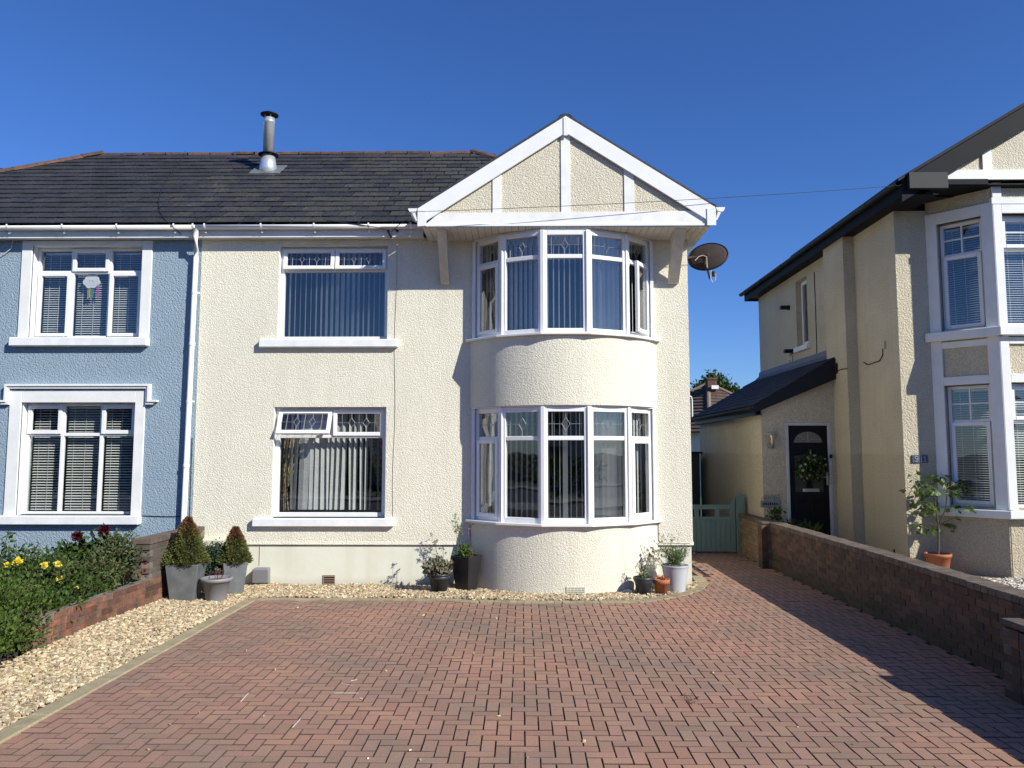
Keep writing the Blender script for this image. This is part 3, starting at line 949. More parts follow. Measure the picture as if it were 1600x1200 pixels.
for lev, (z0, H_) in enumerate(((0.985, 1.648), (3.692, 1.512))):
    for i in range(5):
        a, b = Vector(bv[i]), Vector(bv[i + 1])
        M = wmat((a.x, a.y, z0), b.x - a.x, b.y - a.y)
        W_ = (b - a).length
        tz = H_ * (0.728 if lev == 0 else 0.745)
        if i in (0, 4):
            ang = 16 if (lev == 1 and i == 4) else 0
            cells = [(0, W_, 0, tz, 'right' if i == 4 else 'left', ang), (0, W_, tz, H_, 'fix', 0, 1)]
        else:
            cells = [(0, W_, 0, tz, 'fix'), (0, W_, tz, H_, 'fix', 0, 1)]
        wo_ = window(ch, M, W_, H_, cells, t=0.072, mt=.062, depth=0.075, name='bay_window')
        fn = (angs_lo if lev == 0 else angs_up)[i]
        M2 = M
        if not (lev == 0 and i == 0):
            pitch = 0.079 if not (lev == 0 and i in (1,)) else 0.085
            vblinds(wo_, M2, 0.05, W_ - 0.05, 0.03, H_ - 0.04, 0.15, pitch, fn)
        else:
            vblinds(wo_, M2, 0.05, W_ - 0.05, 0.03, H_ - 0.04, 0.15, 0.079, lambda u: -25, mat=BLIND)
    mb = MB()
    for i in range(0, 6):
        x, y = bv[i]
        cx, cy = .63, 12.35
        v = Vector((x - cx, y - cy)).normalized()
        if i in (0, 5):
            s_ = -1 if i == 0 else 1
            mb.box(min(x, x + s_ * .05), max(x, x + s_ * .05), 11.57, 11.66, z0, z0 + H_)
        else:
            t_ = Vector((-v.y, v.x))
            q = Vector((x, y))
            p4 = [q + v * .02 - t_ * .03, q + v * .02 + t_ * .03, q - v * .07 + t_ * .03, q - v * .07 - t_ * .03]
            mb.hexa([(p.x, p.y, z0) for p in reversed(p4)] + [(p.x, p.y, z0 + H_) for p in reversed(p4)])
    mb.build('corner_post', WHITE, ch, bevel=0.006)
# flat windows
M = wmat((H_W1[0] + .004, FY + .10, H_W1[2] + .004), 1)
W_, H_ = H_W1[1] - H_W1[0] - .008, H_W1[3] - H_W1[2] - .03
tz = 1.10
wo_ = window(ch, M, W_, H_, [(0, W_, 0, tz, 'fix'), (0, W_ / 2, tz, H_, 'hung', 7, 2), (W_ / 2, W_, tz, H_, 'hung', 7, 2)], t=.06)
vblinds(wo_, M, .06, W_ - .03, .05, H_ - .05, .16, .083, lambda u: -55 - 12 * math.sin(u * 9))
M = wmat((H_W2[0] + .004, FY + .10, H_W2[2] + .004), 1)
W_, H_ = H_W2[1] - H_W2[0] - .008, H_W2[3] - H_W2[2] - .03
tz = 1.22
wo_ = window(ch, M, W_, H_, [(0, W_, 0, tz, 'fix'), (0, W_ / 2 + .02, tz, H_, 'hung', 25, 2), (W_ / 2 + .02, W_, tz, H_, 'sash', 0, 2)], t=.07)
vblinds(wo_, M, .08, W_ - .05, .10, H_ - .05, .17, .083, lambda u: (-70 + 90 * u / .3) if u < .3 else (20 + (u - .3) / .7 * 78), sway=0.03)
def curtain(wo_, M, pts_top, pts_bot, z1, z0, y, folds=7, pull=0.0, side=1):
    mb = MB(M); n = 26; m = 10
    vs = []
    for j in range(m + 1):
        v = j / m
        for i in range(n + 1):
            u = i / n
            a = pts_top[0] + (pts_top[1] - pts_top[0]) * u
            b = pts_bot[0] + (pts_bot[1] - pts_bot[0]) * u
            s = v ** 1.6
            vs.append((a * (1 - s) + b * s, y + .03 * math.sin(u * folds * 6.28), z1 + (z0 - z1) * v))
    fs = [(j * (n + 1) + i, j * (n + 1) + i + 1, (j + 1) * (n + 1) + i + 1, (j + 1) * (n + 1) + i) for j in range(m) for i in range(n)]
    mb.add(vs, fs); mb.build('curtain', CURT, wo_, smooth=True)
curtain(wo_, M, (.03, .42), (.02, .14), H_ - .05, .45, .26)
curtain(wo_, M, (.02, .12), (.02, .16), .46, .08, .26, 4)
curtain(wo_, M, (1.30, 1.66), (1.56, 1.67), H_ - .05, .45, .26)
# reveals and sills
for (hx, zt) in ((H_W1, 0), (H_W2, 0)):
    mb = MB(); mb.box(hx[0] + .0005, hx[0] + .006, FY + .002, FY + .10, hx[2], hx[3]); mb.build('reveal', WPAINT, ch)
    mb = MB(); mb.box(hx[1] - .006, hx[1] - .0005, FY + .002, FY + .10, hx[2], hx[3])
    mb.build('reveal', WPAINT, ch)
    mb = MB(); mb.box(hx[0] - .005, hx[1] + .005, FY - .004, FY + .06, hx[3] - .04, hx[3] + .045); mb.build('lintel', CREAM, ch)
mb = MB(); mb.box(-4.005, -1.88, FY - .085, FY + .12, 3.575, 3.700); mb.build('window_sill', SILLM, ch, bevel=.012)
mb = MB(); mb.box(-4.03, -1.905, FY - .085, FY + .12, .875, 1.000); mb.build('window_sill', SILLM, ch, bevel=.012)
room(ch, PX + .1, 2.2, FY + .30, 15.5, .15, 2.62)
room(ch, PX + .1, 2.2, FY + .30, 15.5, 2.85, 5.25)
mb = MB(); mb.box(.0, 1.4, 13.6, 14.3, .15, .95); mb.box(.0, 1.4, 14.3, 14.5, .15, 1.35); mb.build('armchair', pm('grey sofa', (.16, .16, .17), rough=.9), ch, bevel=.08)
# gable
GY = 10.95
AX, AZ = 0.650, 6.90
def gline(x, base=AZ):            # top line of the barge boards
    return base - abs(x - AX) * 0.640
mb = MB(); mb.prism([(-1.36, 5.40), (2.68, 5.40), (AX, gline(AX) - .10)], GY + .012, GY + .06, 'y'); mb.build('gable_panel', GABLEC, ch)
mb = MB(); mb.prism([(-1.42, 5.268), (2.74, 5.268), (2.62, 5.475), (-1.20, 5.455)], GY - .012, GY + .03, 'y'); mb.build('gable_beam', WPAINT, ch)
mb = MB(); mb.prism([(-1.42, 5.255), (2.74, 5.255), (2.74, 5.285), (-1.42, 5.285)], GY - .03, GY + .0, 'y'); mb.build('soffit_trim', WHITE, ch)
for (xa, xb) in ((-.42, -.29), (.58, .715), (1.50, 1.645)):
    mb = MB(); mb.prism([(xa, 5.46), (xb, 5.46), (xb, gline(xb) - .14), (xa, gline(xa) - .14)], GY - .004, GY + .02, 'y'); mb.build('gable_batten', WPAINT, ch)
for s_ in (-1, 1):
    mb = MB()
    ex = AX + s_ * 2.16
    mb.prism([(AX, AZ), (ex, gline(ex)), (ex, gline(ex) - .215), (ex - s_ * .05, gline(ex) - .235), (AX, AZ - .255)], GY - .045, GY - .014, 'y')
    mb.build('bargeboard', WHITE, ch, bevel=.004)
    mb = MB(); xe = AX + s_ * 2.03
    mb.box(min(ex, xe), max(ex, xe), GY - .058, GY - .046, 5.245, 5.50); mb.build('bargeboard_foot', WHITE, ch, bevel=.004)
mb = MB(); mb.box(AX - .03, AX + .03, GY - .058, GY - .046, AZ - .30, AZ - .03); mb.build('joint_cover', WHITE, ch)
# soffit boards under the gable
x = -1.44
while x < 2.70:
    mb = MB(); mb.box(x + .003, min(x + .097, 2.72), GY - .012, FY + .0 - .002, 5.238 + random.uniform(0, .001), 5.252); mb.build('soffit_board', SOFFIT, ch)
    x += .1
mb = MB(); mb.box(-1.44, 2.72, GY, FY, 5.2535, 5.262); mb.build('soffit_backing', BLACKM, ch)
# raking brackets
for (xc, w_) in ((-1.17, .135), (2.32, .165)):
    mb = MB(); mb.hexa([(xc - w_ / 2, FY - .06, 4.55), (xc + w_ / 2, FY - .06, 4.55), (xc + w_ / 2, FY - .002, 4.55), (xc - w_ / 2, FY - .002, 4.55),
                        (xc - w_ / 2, GY + .04, 5.236), (xc + w_ / 2, GY + .04, 5.236), (xc + w_ / 2, GY + .34, 5.236), (xc - w_ / 2, GY + .34, 5.236)])
    mb.build('gable_bracket', BRKT, ch, bevel=.006)
# ---- roofs
EY, EZ, RY, RZ = 11.40, 5.455, 15.2, 8.07
SL = (RZ - EZ) / (RY - EY)
pang = math.atan(SL)
XL, XR = -8.59, -0.97             # ridge ends
xl, xr = XL - (RY - EY), XR + (RY - EY)
roofc = MB()
roofc.add([(PX, EY, EZ - .03), (xr, EY, EZ - .03), (XR, RY, RZ - .03), (PX, RY, RZ - .03), (xr, 19.0, EZ - .03), (PX, 19.0, EZ - .03)],
          [(0, 1, 2, 3), (1, 4, 2), (3, 2, 4, 5)])
for s_ in (-1, 1):
    ex = AX + s_ * 2.20
    zt = AZ + .045; ze = zt - 2.20 * .640
    roofc.add([(AX, GY - .03, zt), (ex, GY - .03, ze), (ex, 14.2, ze), (AX, 14.2, zt), (AX, GY - .03, zt - .035), (ex, GY - .03, ze - .035), (ex, 14.2, ze - .035), (AX, 14.2, zt - .035)],
              [(0, 1, 2, 3) if s_ > 0 else (3, 2, 1, 0), (4, 5, 1, 0), (5, 6, 2, 1), (7, 6, 5, 4)])
roof_c = roofc.build('roof', SLATE, ch)
bh = thing('semi_detached_house', (-8.6, FY, 0), 'blue roughcast semi detached house with white window surrounds at the left', 'house')
roofb = MB()
roofb.add([(xl, EY, EZ - .03), (PX, EY, EZ - .03), (PX, RY, RZ - .03), (XL, RY, RZ - .03), (xl, 19.0, EZ - .03), (PX, 19.0, EZ - .03)],
          [(0, 1, 2, 3), (4, 0, 3), (3, 2, 5, 4)])
roof_b = roofb.build('roof', SLATE, bh)
SW, SE, SLEN = .26, .275, .34
slV = [(a * (SW - .014), b * SLEN, z) for z in (0, 1) for (a, b) in ((0, 0), (1, 0), (1, 1), (0, 1))]
slV = [(x, y, (0.016 if y < .1 else -.003) + (0.009 if z else -0.002)) for x, y, z in slV]
mS = mesh_of('slate', (slV, cubeF), SLATE); mSL = mesh_of('slate', (slV, cubeF), LICHEN)
nr = int((RY - EY) / math.cos(pang) / SE)
cs_, bs_ = [], []
for r_ in range(nr):
    s = r_ * SE
    y = EY + s * math.cos(pang); z = EZ + s * math.sin(pang)
    hipL = xl + (y - EY); hipR = xr - (y - EY)
    x = xl - 0.2 + (r_ % 2) * SW / 2
    while x < xr:
        xc = x + SW / 2
        if hipL + .02 < xc < hipR - .02 and x > -11.0:
            zg = AZ - abs(xc - AX) * .64
            if not (xc > AX - 2.15 and z < zg - .02):
                p = (x + random.gauss(0, .003), y, z + random.uniform(0, .004))
                rot = (pang + random.gauss(-.004, .006), random.gauss(0, .005), random.gauss(0, .008))
                lich = (xc > -5.6 + random.gauss(0, .5)) and (random.random() < (0.35 + .6 * (r_ / nr if xc > -3.2 else .2)))
                if -5.4 < xc < -3.7 and r_ > nr - 7: lich = False
                (bs_ if xc < PX else cs_).append((p, rot, lich))
        x += SW
def vis_sl(q):
    p = q[0]
    return (0 if p[0] > -p[1] * .66 else 100) + p[1]
for lst, par in ((cs_, roof_c), (bs_, roof_b)):
    lst.sort(key=vis_sl)
    for p, rot, lich in lst[:298]:
        piece('slate', mSL if lich else mS, p, rot, par)
    for lf, mt_ in ((False, SLATE), (True, LICHEN)):
        ms = [npmat(*p, *rot) for p, rot, l in lst[298:] if l == lf]
        if ms:
            V, F, r_ = instances_to_mesh(slV, cubeF, ms)
            npobj('slate', V, F, mt_, par, r_, kind='stuff')
# ridge and hip tiles
def ridge_tile(name='ridge_tile', L_=.44, r=.11):
    vs = []; fs = []; n = 7
    for e, (yy, rr) in enumerate(((0, r + .008), (L_ - .01, r))):
        for q in range(n):
            t = math.pi * q / (n - 1)
            vs.append((yy, rr * math.cos(t) * 1.0, rr * math.sin(t) * .75 - .02))
    for q in range(n - 1):
        fs.append((q, q + n, q + n + 1, q + 1))
    vs += [(0, v[1] * .8, (v[2] + .02) * .8 - .02) for v in vs[:n]]
    for q in range(n - 1):
        fs.append((q, q + 1, q + 1 + 2 * n, q + 2 * n))
    return vs, fs
rv, rf = ridge_tile()
mR = bpy.data.meshes.new('ridge_tile'); mR.from_pydata(rv, [], rf); mR.materials.append(RIDGE)
def ridge_run(a, b, par, name='ridge_tile'):
    a, b = Vector(a), Vector(b); d = b - a; n = max(1, round(d.length / .44)); st = d / n
    rot = Matrix.Rotation(math.atan2(d.y, d.x), 4, 'Z') @ Matrix.Rotation(-math.atan2(d.z, math.hypot(d.x, d.y)), 4, 'Y')
    for k in range(n):
        e = rot.to_euler(); e.z += random.gauss(0, .01); e.x += random.gauss(0, .03)
        piece(name, mR, a + st * k + Vector((0, 0, random.uniform(-.006, .006))), e, par)
ridge_run((PX, RY, RZ - .045), (XR, RY, RZ - .045), roof_c)
ridge_run((XL, RY, RZ - .045), (PX, RY, RZ - .045), roof_b)
ridge_run((xr, EY, EZ), (XR, RY, RZ), roof_c, 'hip_tile')
ridge_run((xl, EY, EZ), (XL, RY, RZ), roof_b, 'hip_tile')
mR2 = mR.copy(); mR2.materials.clear(); mR2.materials.append(SLATE2)
_m = mR; mR = mR2
ridge_run((AX, GY + .0, AZ - .005), (AX, 13.5, AZ - .005), roof_c)
mR = _m
# flue
fl = Vector((-4.78, 14.05, 0)); zf = EZ + (fl.y - EY) * SL
mb = MB(); mb.lathe([(.19, zf - .16), (.12, zf + .30)], (fl.x, fl.y, 0), 28)
flue = mb.build('flue', STEEL, ch, smooth=True)
for p in flue.data.polygons: p.use_smooth = abs(p.normal.z) < .8
def smooth_sides(o):
    for p in o.data.polygons: p.use_smooth = abs(p.normal.z) < .8
def lathe_obj(name, prof, c, mat, parent, seg=28, **k):
    m_ = MB(); m_.lathe(prof, c, seg); o = m_.build(name, mat, parent, **k); smooth_sides(o); return o
lathe_obj('storm_collar', [(.10, zf + .345), (.185, zf + .30), (.185, zf + .292), (.09, zf + .31)], (fl.x, fl.y, 0), BLACKM, flue)
lathe_obj('flue_pipe', [(.10, zf + .30), (.10, zf + .92), (.106, zf + .925), (.106, zf + .95), (.10, zf + .955), (.10, zf + 1.01), (.085, zf + 1.02)], (fl.x, fl.y, 0), STEEL, flue)
mb = MB()
for a in (0.5, 2.1, 3.7, 5.3): mb.box(fl.x + .08 * math.cos(a) - .008, fl.x + .08 * math.cos(a) + .008, fl.y + .08 * math.sin(a) - .008, fl.y + .08 * math.sin(a) + .008, zf + 1.0, zf + 1.085)
mb.build('cowl_legs', STEEL, flue)
lathe_obj('flue_cowl', [(.165, zf + 1.075), (.168, zf + 1.085), (.10, zf + 1.12), (.02, zf + 1.135)], (fl.x, fl.y, 0), BLACKM, flue)
mb = MB(Matrix.Translation((fl.x, fl.y, zf)) @ Matrix.Rotation(pang, 4, 'X')); mb.box(-.28, .30, -.30, .28, .012, .028); mb.build('lead_flashing', LEADF, flue, bevel=.01)

# eaves: fascia, soffit, gutter with brackets
def eaves(par, x0, x1):
    mb = MB(); mb.box(x0, x1, 11.487, 11.507, 5.262, 5.43); mb.build('fascia', FASCIA, par)
    mb = MB(); mb.box(x0, x1, 11.508, FY - .001, 5.27, 5.283); mb.build('soffit', FASCIA, par)
    mb = MB()
    prof = [(math.cos(t) * .058, math.sin(t) * .058) for t in [math.pi * k / 10 for k in range(11)]]
    vs = []
    outer = [(11.429 - c, 5.425 - s) for c, s in prof]; inner = [(11.429 - c * .94, 5.425 - s * .94) for c, s in reversed(prof)]
    mb.prism([(a, b) for a, b in outer + inner], x0, x1, 'x')
    g = mb.build('gutter', WHITE, par); 
    for p in g.data.polygons: p.use_smooth = abs(p.normal.x) < .5
    return g
def clip(par, x):
    mb = MB()
    prof = [(math.cos(t) * .062, math.sin(t) * .062) for t in [math.pi * k / 8 for k in range(-1, 9)]]
    outer = [(11.429 - c, 5.425 - s) for c, s in prof]; inner = [(11.429 - c * .95, 5.425 - s * .95) for c, s in reversed(prof)]
    mb.prism(outer + inner, x - .012, x + .012, 'x'); mb.box(x - .012, x + .012, 11.44, 11.487, 5.32, 5.35)
    mb.build('gutter_bracket', WHITE, par)
eaves(ch, PX + .001, -1.50)
eaves(bh, xl, PX - .001)
for px in (408, 491, 576, 642): clip(ch, at(px, 355, Y=11.4).x)
for px in (12, 98, 183, 272, 302, 320): clip(bh if px < 310 else ch, at(px, 355, Y=11.4).x)
# short gutters along both sides of the gable
for s_, xg in ((-1, AX - 2.23), (1, AX + 2.23)):
    prof = [(math.cos(t) * .058, math.sin(t) * .058) for t in [math.pi * k / 10 for k in range(11)]]
    mb = MB(); y1_ = 11.36 if s_ < 0 else 16.0
    outer = [(xg + c, 5.50 - s) for c, s in prof]; inner = [(xg + c * .94, 5.50 - s * .94) for c, s in reversed(prof)]
    mb.prism(outer + inner, GY - .05, y1_, 'y'); mb.build('gutter', WHITE, ch)
    mb = MB(); mb.prism([(xg + c * 1.12, 5.515 - s * 1.12) for c, s in prof], GY - .056, GY - .045, 'y'); mb.prism([(xg - s_ * .03, 5.47), (xg + s_ * .02, 5.47), (xg - s_ * .05, 5.33), (xg - s_ * .07, 5.33)], GY - .05, GY - .03, 'y'); mb.build('gutter_end', WHITE, ch)
    mb = MB(); a_, b_ = sorted((AX + s_ * 2.10, AX + s_ * 2.08)); mb.box(a_, b_, GY, FY, 5.26, 5.47); mb.build('fascia', FASCIA, ch)
mb = MB(); mb.box(2.73, 2.75, FY, 19, 5.26, 5.47); mb.box(2.55, 2.73, FY, 19, 5.255, 5.27); mb.build('fascia', FASCIA, ch)

# wall clutter of the cream house
def cable(par, pts, r=.0034, mat=None, name='cable'):
    mb = MB(); mb.tube(pts, r, 5); return mb.build(name, mat or CORDC, par)
cx_ = -1.93
cable(ch, [(cx_ + .01 * math.sin(z * 3), FY - .006, z) for z in np.linspace(5.2, 3.72, 8)])
cable(ch, [(cx_ + .012 * math.sin(z * 3), FY - .006, z) for z in np.linspace(3.56, 1.02, 12)])
cable(ch, [(x, FY + .012, .60 + .006 * math.sin(x * 6)) for x in np.linspace(-3.95, -0.8, 20)], .005)
cable(ch, [(-3.93, FY + .016, .60), (-3.93, FY + .016, .30)], .005)
cable(ch, [(2.04, FY - .006, z) for z in (0.93, .8, .69)] + [(2.07, FY - .008, .64), (2.5, FY - .008, .632)], .006)
cable(ch, [(-.72, 11.58, .93), (-.77, FY - .01, .88), (-.80, FY - .01, .3)], .006)
mb = MB(); mb.box(-4.80, -4.26, FY - .12, FY + .02, .12, .70); mb.build('meter_cupboard', METERC, ch, bevel=.02)
mb = MB(); mb.box(-3.98, -3.76, FY - .10, FY + .02, .035, .27); mb.box(-3.995, -3.745, FY - .115, FY - .09, .05, .26); mb.build('meter_box', METER, ch, bevel=.02)
mb = MB(); x0 = at(504, 908, Y=FY).x; x1 = at(523, 908, Y=FY).x
frame_ring(mb, x0, x1, .01, .155, .012, FY + .01, FY + .03)
for k in range(4): mb.box(x0 + .01, x1 - .01, FY + .012, FY + .02, .03 + k * .033, .042 + k * .033)
vt = mb.build('air_vent', TERRAV, ch)
mb = MB(); mb.box(x0 + .005, x1 - .005, FY + .0215, FY + .026, .015, .15); mb.build('vent_void', BLACKM, vt)
mb = MB(); x0, x1 = .62, .88; yb = bayc[1] - 1.70
for k in range(4): mb.box(x0, x1, yb - .012, yb + .03, .02 + k * .028, .036 + k * .028)
for k in range(6): mb.box(x0 + k * .05, x0 + k * .05 + .012, yb - .010, yb + .03, .02, .12)
mb.build('air_brick', PLINTH, ch)

# ================================================================== BLUE HOUSE
HB1 = (-7.60, -5.88, 3.735, 5.20); HB2 = (-7.64, -5.89, 1.035, 2.76)
mb = MB()
wall_holes(mb, xl + .2, PX, -0.1, 5.30, FY + .004, FY + .30, [HB1, HB2])
mb.box(xl + .2, xl + .5, FY + .30, 19, -.1, 5.3); mb.box(xl + .2, PX, 18.7, 19, -.1, 5.3)
mb.build('wall', BLUE, bh)
def surround(h, xa, xb, zb, zt):
    mb = MB()
    mb.box(xa, h[0], FY - .018, FY + .02, zb, zt); mb.box(h[1], xb, FY - .018, FY + .02, zb, zt)
    mb.box(h[0], h[1], FY - .018, FY + .02, h[3] - .02, zt)
    mb.box(h[0] - .0, h[0] + .012, FY + .021, FY + .13, zb, h[3]); mb.box(h[1] - .012, h[1], FY + .021, FY + .13, zb, h[3])
    mb.box(h[0] + .012, h[1] - .012, FY + .021, FY + .13, h[3] - .02, h[3] + .03)
    mb.build('window_surround', WSTONE, bh, bevel=.004)
surround(HB1, -7.76, -5.725, 3.735, 5.262)
surround(HB2, -7.82, -5.74, 1.035, 2.93)
mb = MB(); mb.box(-7.84, -5.715, FY - .10, FY + .13, 3.60, 3.735); mb.build('window_sill', SILLM, bh, bevel=.012)
mb = MB(); mb.box(-7.89, -5.73, FY - .10, FY + .13, .90, 1.035); mb.build('window_sill', SILLM, bh, bevel=.012)
mb = MB()
for (d0, o) in ((0, 0.0), (.02, .03)):
    z_ = 3.02 - o * 1.2; h_ = .032
    xa, xb = -7.88 + o, -5.655 - o
    yf = FY - .075 + d0
    mb.box(xa, xb, yf, FY + .01, z_ - h_, z_)
    mb.box(xa, xa + h_, yf + .002, FY + .01, 2.775 - o * 1.2, z_ - h_ - .001); mb.box(xb - h_, xb, yf + .002, FY + .01, 2.775 - o * 1.2, z_ - h_ - .001)
    mb.box(xa - .115 + o, xa + h_, yf, FY + .01, 2.745 - o * 1.2, 2.774 - o * 1.2); mb.box(xb - h_, xb + .115 - o, yf, FY + .01, 2.745 - o * 1.2, 2.774 - o * 1.2)
mb.build('hood_moulding', WSTONE, bh)
M = wmat((HB1[0] + .014, FY + .115, HB1[2] + .004), 1)
W_, H_ = HB1[1] - HB1[0] - .028, HB1[3] - HB1[2] - .026
a, b, tz = W_ * .325, W_ * .675, H_ * .73
wo_ = window(bh, M, W_, H_, [(0, a, 0, tz, 'sash'), (a, b, 0, tz, 'fix'), (b, W_, 0, tz, 'sash'), (0, a, tz, H_, 'fix'), (a, b, tz, H_, 'sash'), (b, W_, tz, H_, 'fix')], t=.045, glass=GLASS2)
for (p, q) in ((.05, a - .02), (a + .02, b - .02), (b + .02, W_ - .05)): venetian(wo_, M, p, q, .05, H_ - .05, .13, .036, 32, wid=.027)
M = wmat((HB2[0] + .014, FY + .115, HB2[2] + .004), 1)
W_, H_ = HB2[1] - HB2[0] - .028, HB2[3] - HB2[2] - .026
a, b, tz = W_ * .325, W_ * .675, H_ * .715
wo_ = window(bh, M, W_, H_, [(0, a, 0, tz, 'fix'), (a, b, 0, tz, 'fix'), (b, W_, 0, tz, 'fix'), (0, a, tz, H_, 'sash'), (a, b, tz, H_, 'fix'), (b, W_, tz, H_, 'sash')], t=.045, glass=GLASS2)
for (p, q) in ((.05, a - .02), (a + .02, b - .02), (b + .02, W_ - .05)): venetian(wo_, M, p, q, .05, H_ - .05, .13, .041, 30, wid=.028)
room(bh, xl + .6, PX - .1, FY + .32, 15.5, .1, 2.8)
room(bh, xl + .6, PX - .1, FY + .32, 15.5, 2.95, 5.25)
# downpipe
mb = MB()
pts = [(-4.965, 11.43, 5.38), (-4.965, 11.43, 5.27), (-5.01, 11.56, 5.08), (-5.015, 11.585, 4.98), (-5.035, 11.585, 3.4), (-5.065, 11.585, .2)]
mb.tube(pts, .040, 12); dp = mb.build('downpipe', WHITE, bh, smooth=True)
for z, xx in ((4.42, -5.02), (2.75, -5.042)):
    mb = MB(); mb.lathe([(.046, z - .02), (.046, z + .02)], (xx, 11.585, 0), 12); mb.box(xx - .01, xx + .075, 11.575, 11.60, z - .012, z + .012); mb.box(xx - .02, xx + .02, 11.60, FY + .01, z - .015, z + .015); mb.build('pipe_clip', WHITE, dp)
for z, xx in ((3.6, -5.03), (1.75, -5.052)):
    mb = MB(); mb.lathe([(.044, z), (.047, z + .01), (.047, z + .05), (.040, z + .06)], (xx, 11.585, 0), 12); mb.build('pipe_joint', WHITE, dp)
cable(bh, [(-4.98 - .02, FY - .004, z) for z in np.linspace(2.2, .8, 6)], .005, CABLE)
cable(bh, [(x, FY - .004, 1.03 - .01 * math.sin((x + 5.7) * 4)) for x in np.linspace(-5.72, -5.09, 8)], .006, CABLE)
cable(bh, [at(0, 400, Y=FY - .03), at(10, 394, Y=FY - .03), at(18, 388, Y=FY - .03), at(19, 378, Y=FY - .03), at(29, 370, Y=FY - .03)], .007, CABLEW)
# aerial cable lying over the roof
pp = []
for (px, py) in ((289, 237), (280, 254), (262, 276), (252, 296), (247, 315), (250, 332), (259, 345)):
    # on the roof plane: z = EZ + SL*(y-EY)
    d = at(px, py, Y=1.0) - Vector((0, 0, CAM_H))
    t = (EZ - CAM_H - SL * EY + .035) / (d.z - SL * d.y)
    pp.append(Vector((0, 0, CAM_H)) + d * t)
pp.append(at(268, 352, Y=11.36)); pp.append(at(283, 366, Y=11.47))
cable(bh, pp, .006, CABLE)
# ================================================================== RIGHT HAND HOUSE
rh = thing('detached_house', (9, 12, 0), 'beige pebbledash house with black eaves, lean-to porch and white trimmed bay at the right', 'house')
SX = 6.0; NY = 12.2; FYB = 19.3; G0 = .145
Ms = wmat((SX, FYB, 0), 0, -1)          # side wall frame: local x = FYB - y
mb = MB(Ms)
wall_holes(mb, 0, FYB - NY, G0 - .1, 5.86, 0, .28, [(2.62, 3.28, 4.24, 5.69)])
mb.M = Matrix.Identity(4)
mb.box(6.281, 6.62, NY, NY + .28, G0 - .1, 5.86)
mb.box(12.0, 12.6, NY, NY + .28, G0 - .1, 5.86)
mb.box(12.32, 12.6, NY + .28, FYB, G0 - .1, 5.86); mb.box(6.281, 12.32, FYB - .28, FYB, G0 - .1, 5.86)
mb.build('wall', BEIGE, rh)
mb = MB(); mb.hexa([(5.8, 13.7, .05), (SX - .001, 13.7, .05), (SX - .001, 14.6, .05), (5.8, 14.6, .05), (5.8, 13.7, 5.9), (SX - .001, 13.7, 5.9), (SX - .001, 14.6, 5.9), (5.8, 14.6, 5.9)])
mb.build('chimney_breast', BEIGE, rh)
M = Ms @ Matrix.Translation((2.62, .13, 4.25))
wo_ = window(rh, M, .66, 1.43, [(0, .66, 0, 1.43, 'sash')], t=.05)
mb = MB(Ms); mb.box(2.56, 3.36, -.07, .13, 4.13, 4.238); mb.build('window_sill', SILLM, rh, bevel=.008)
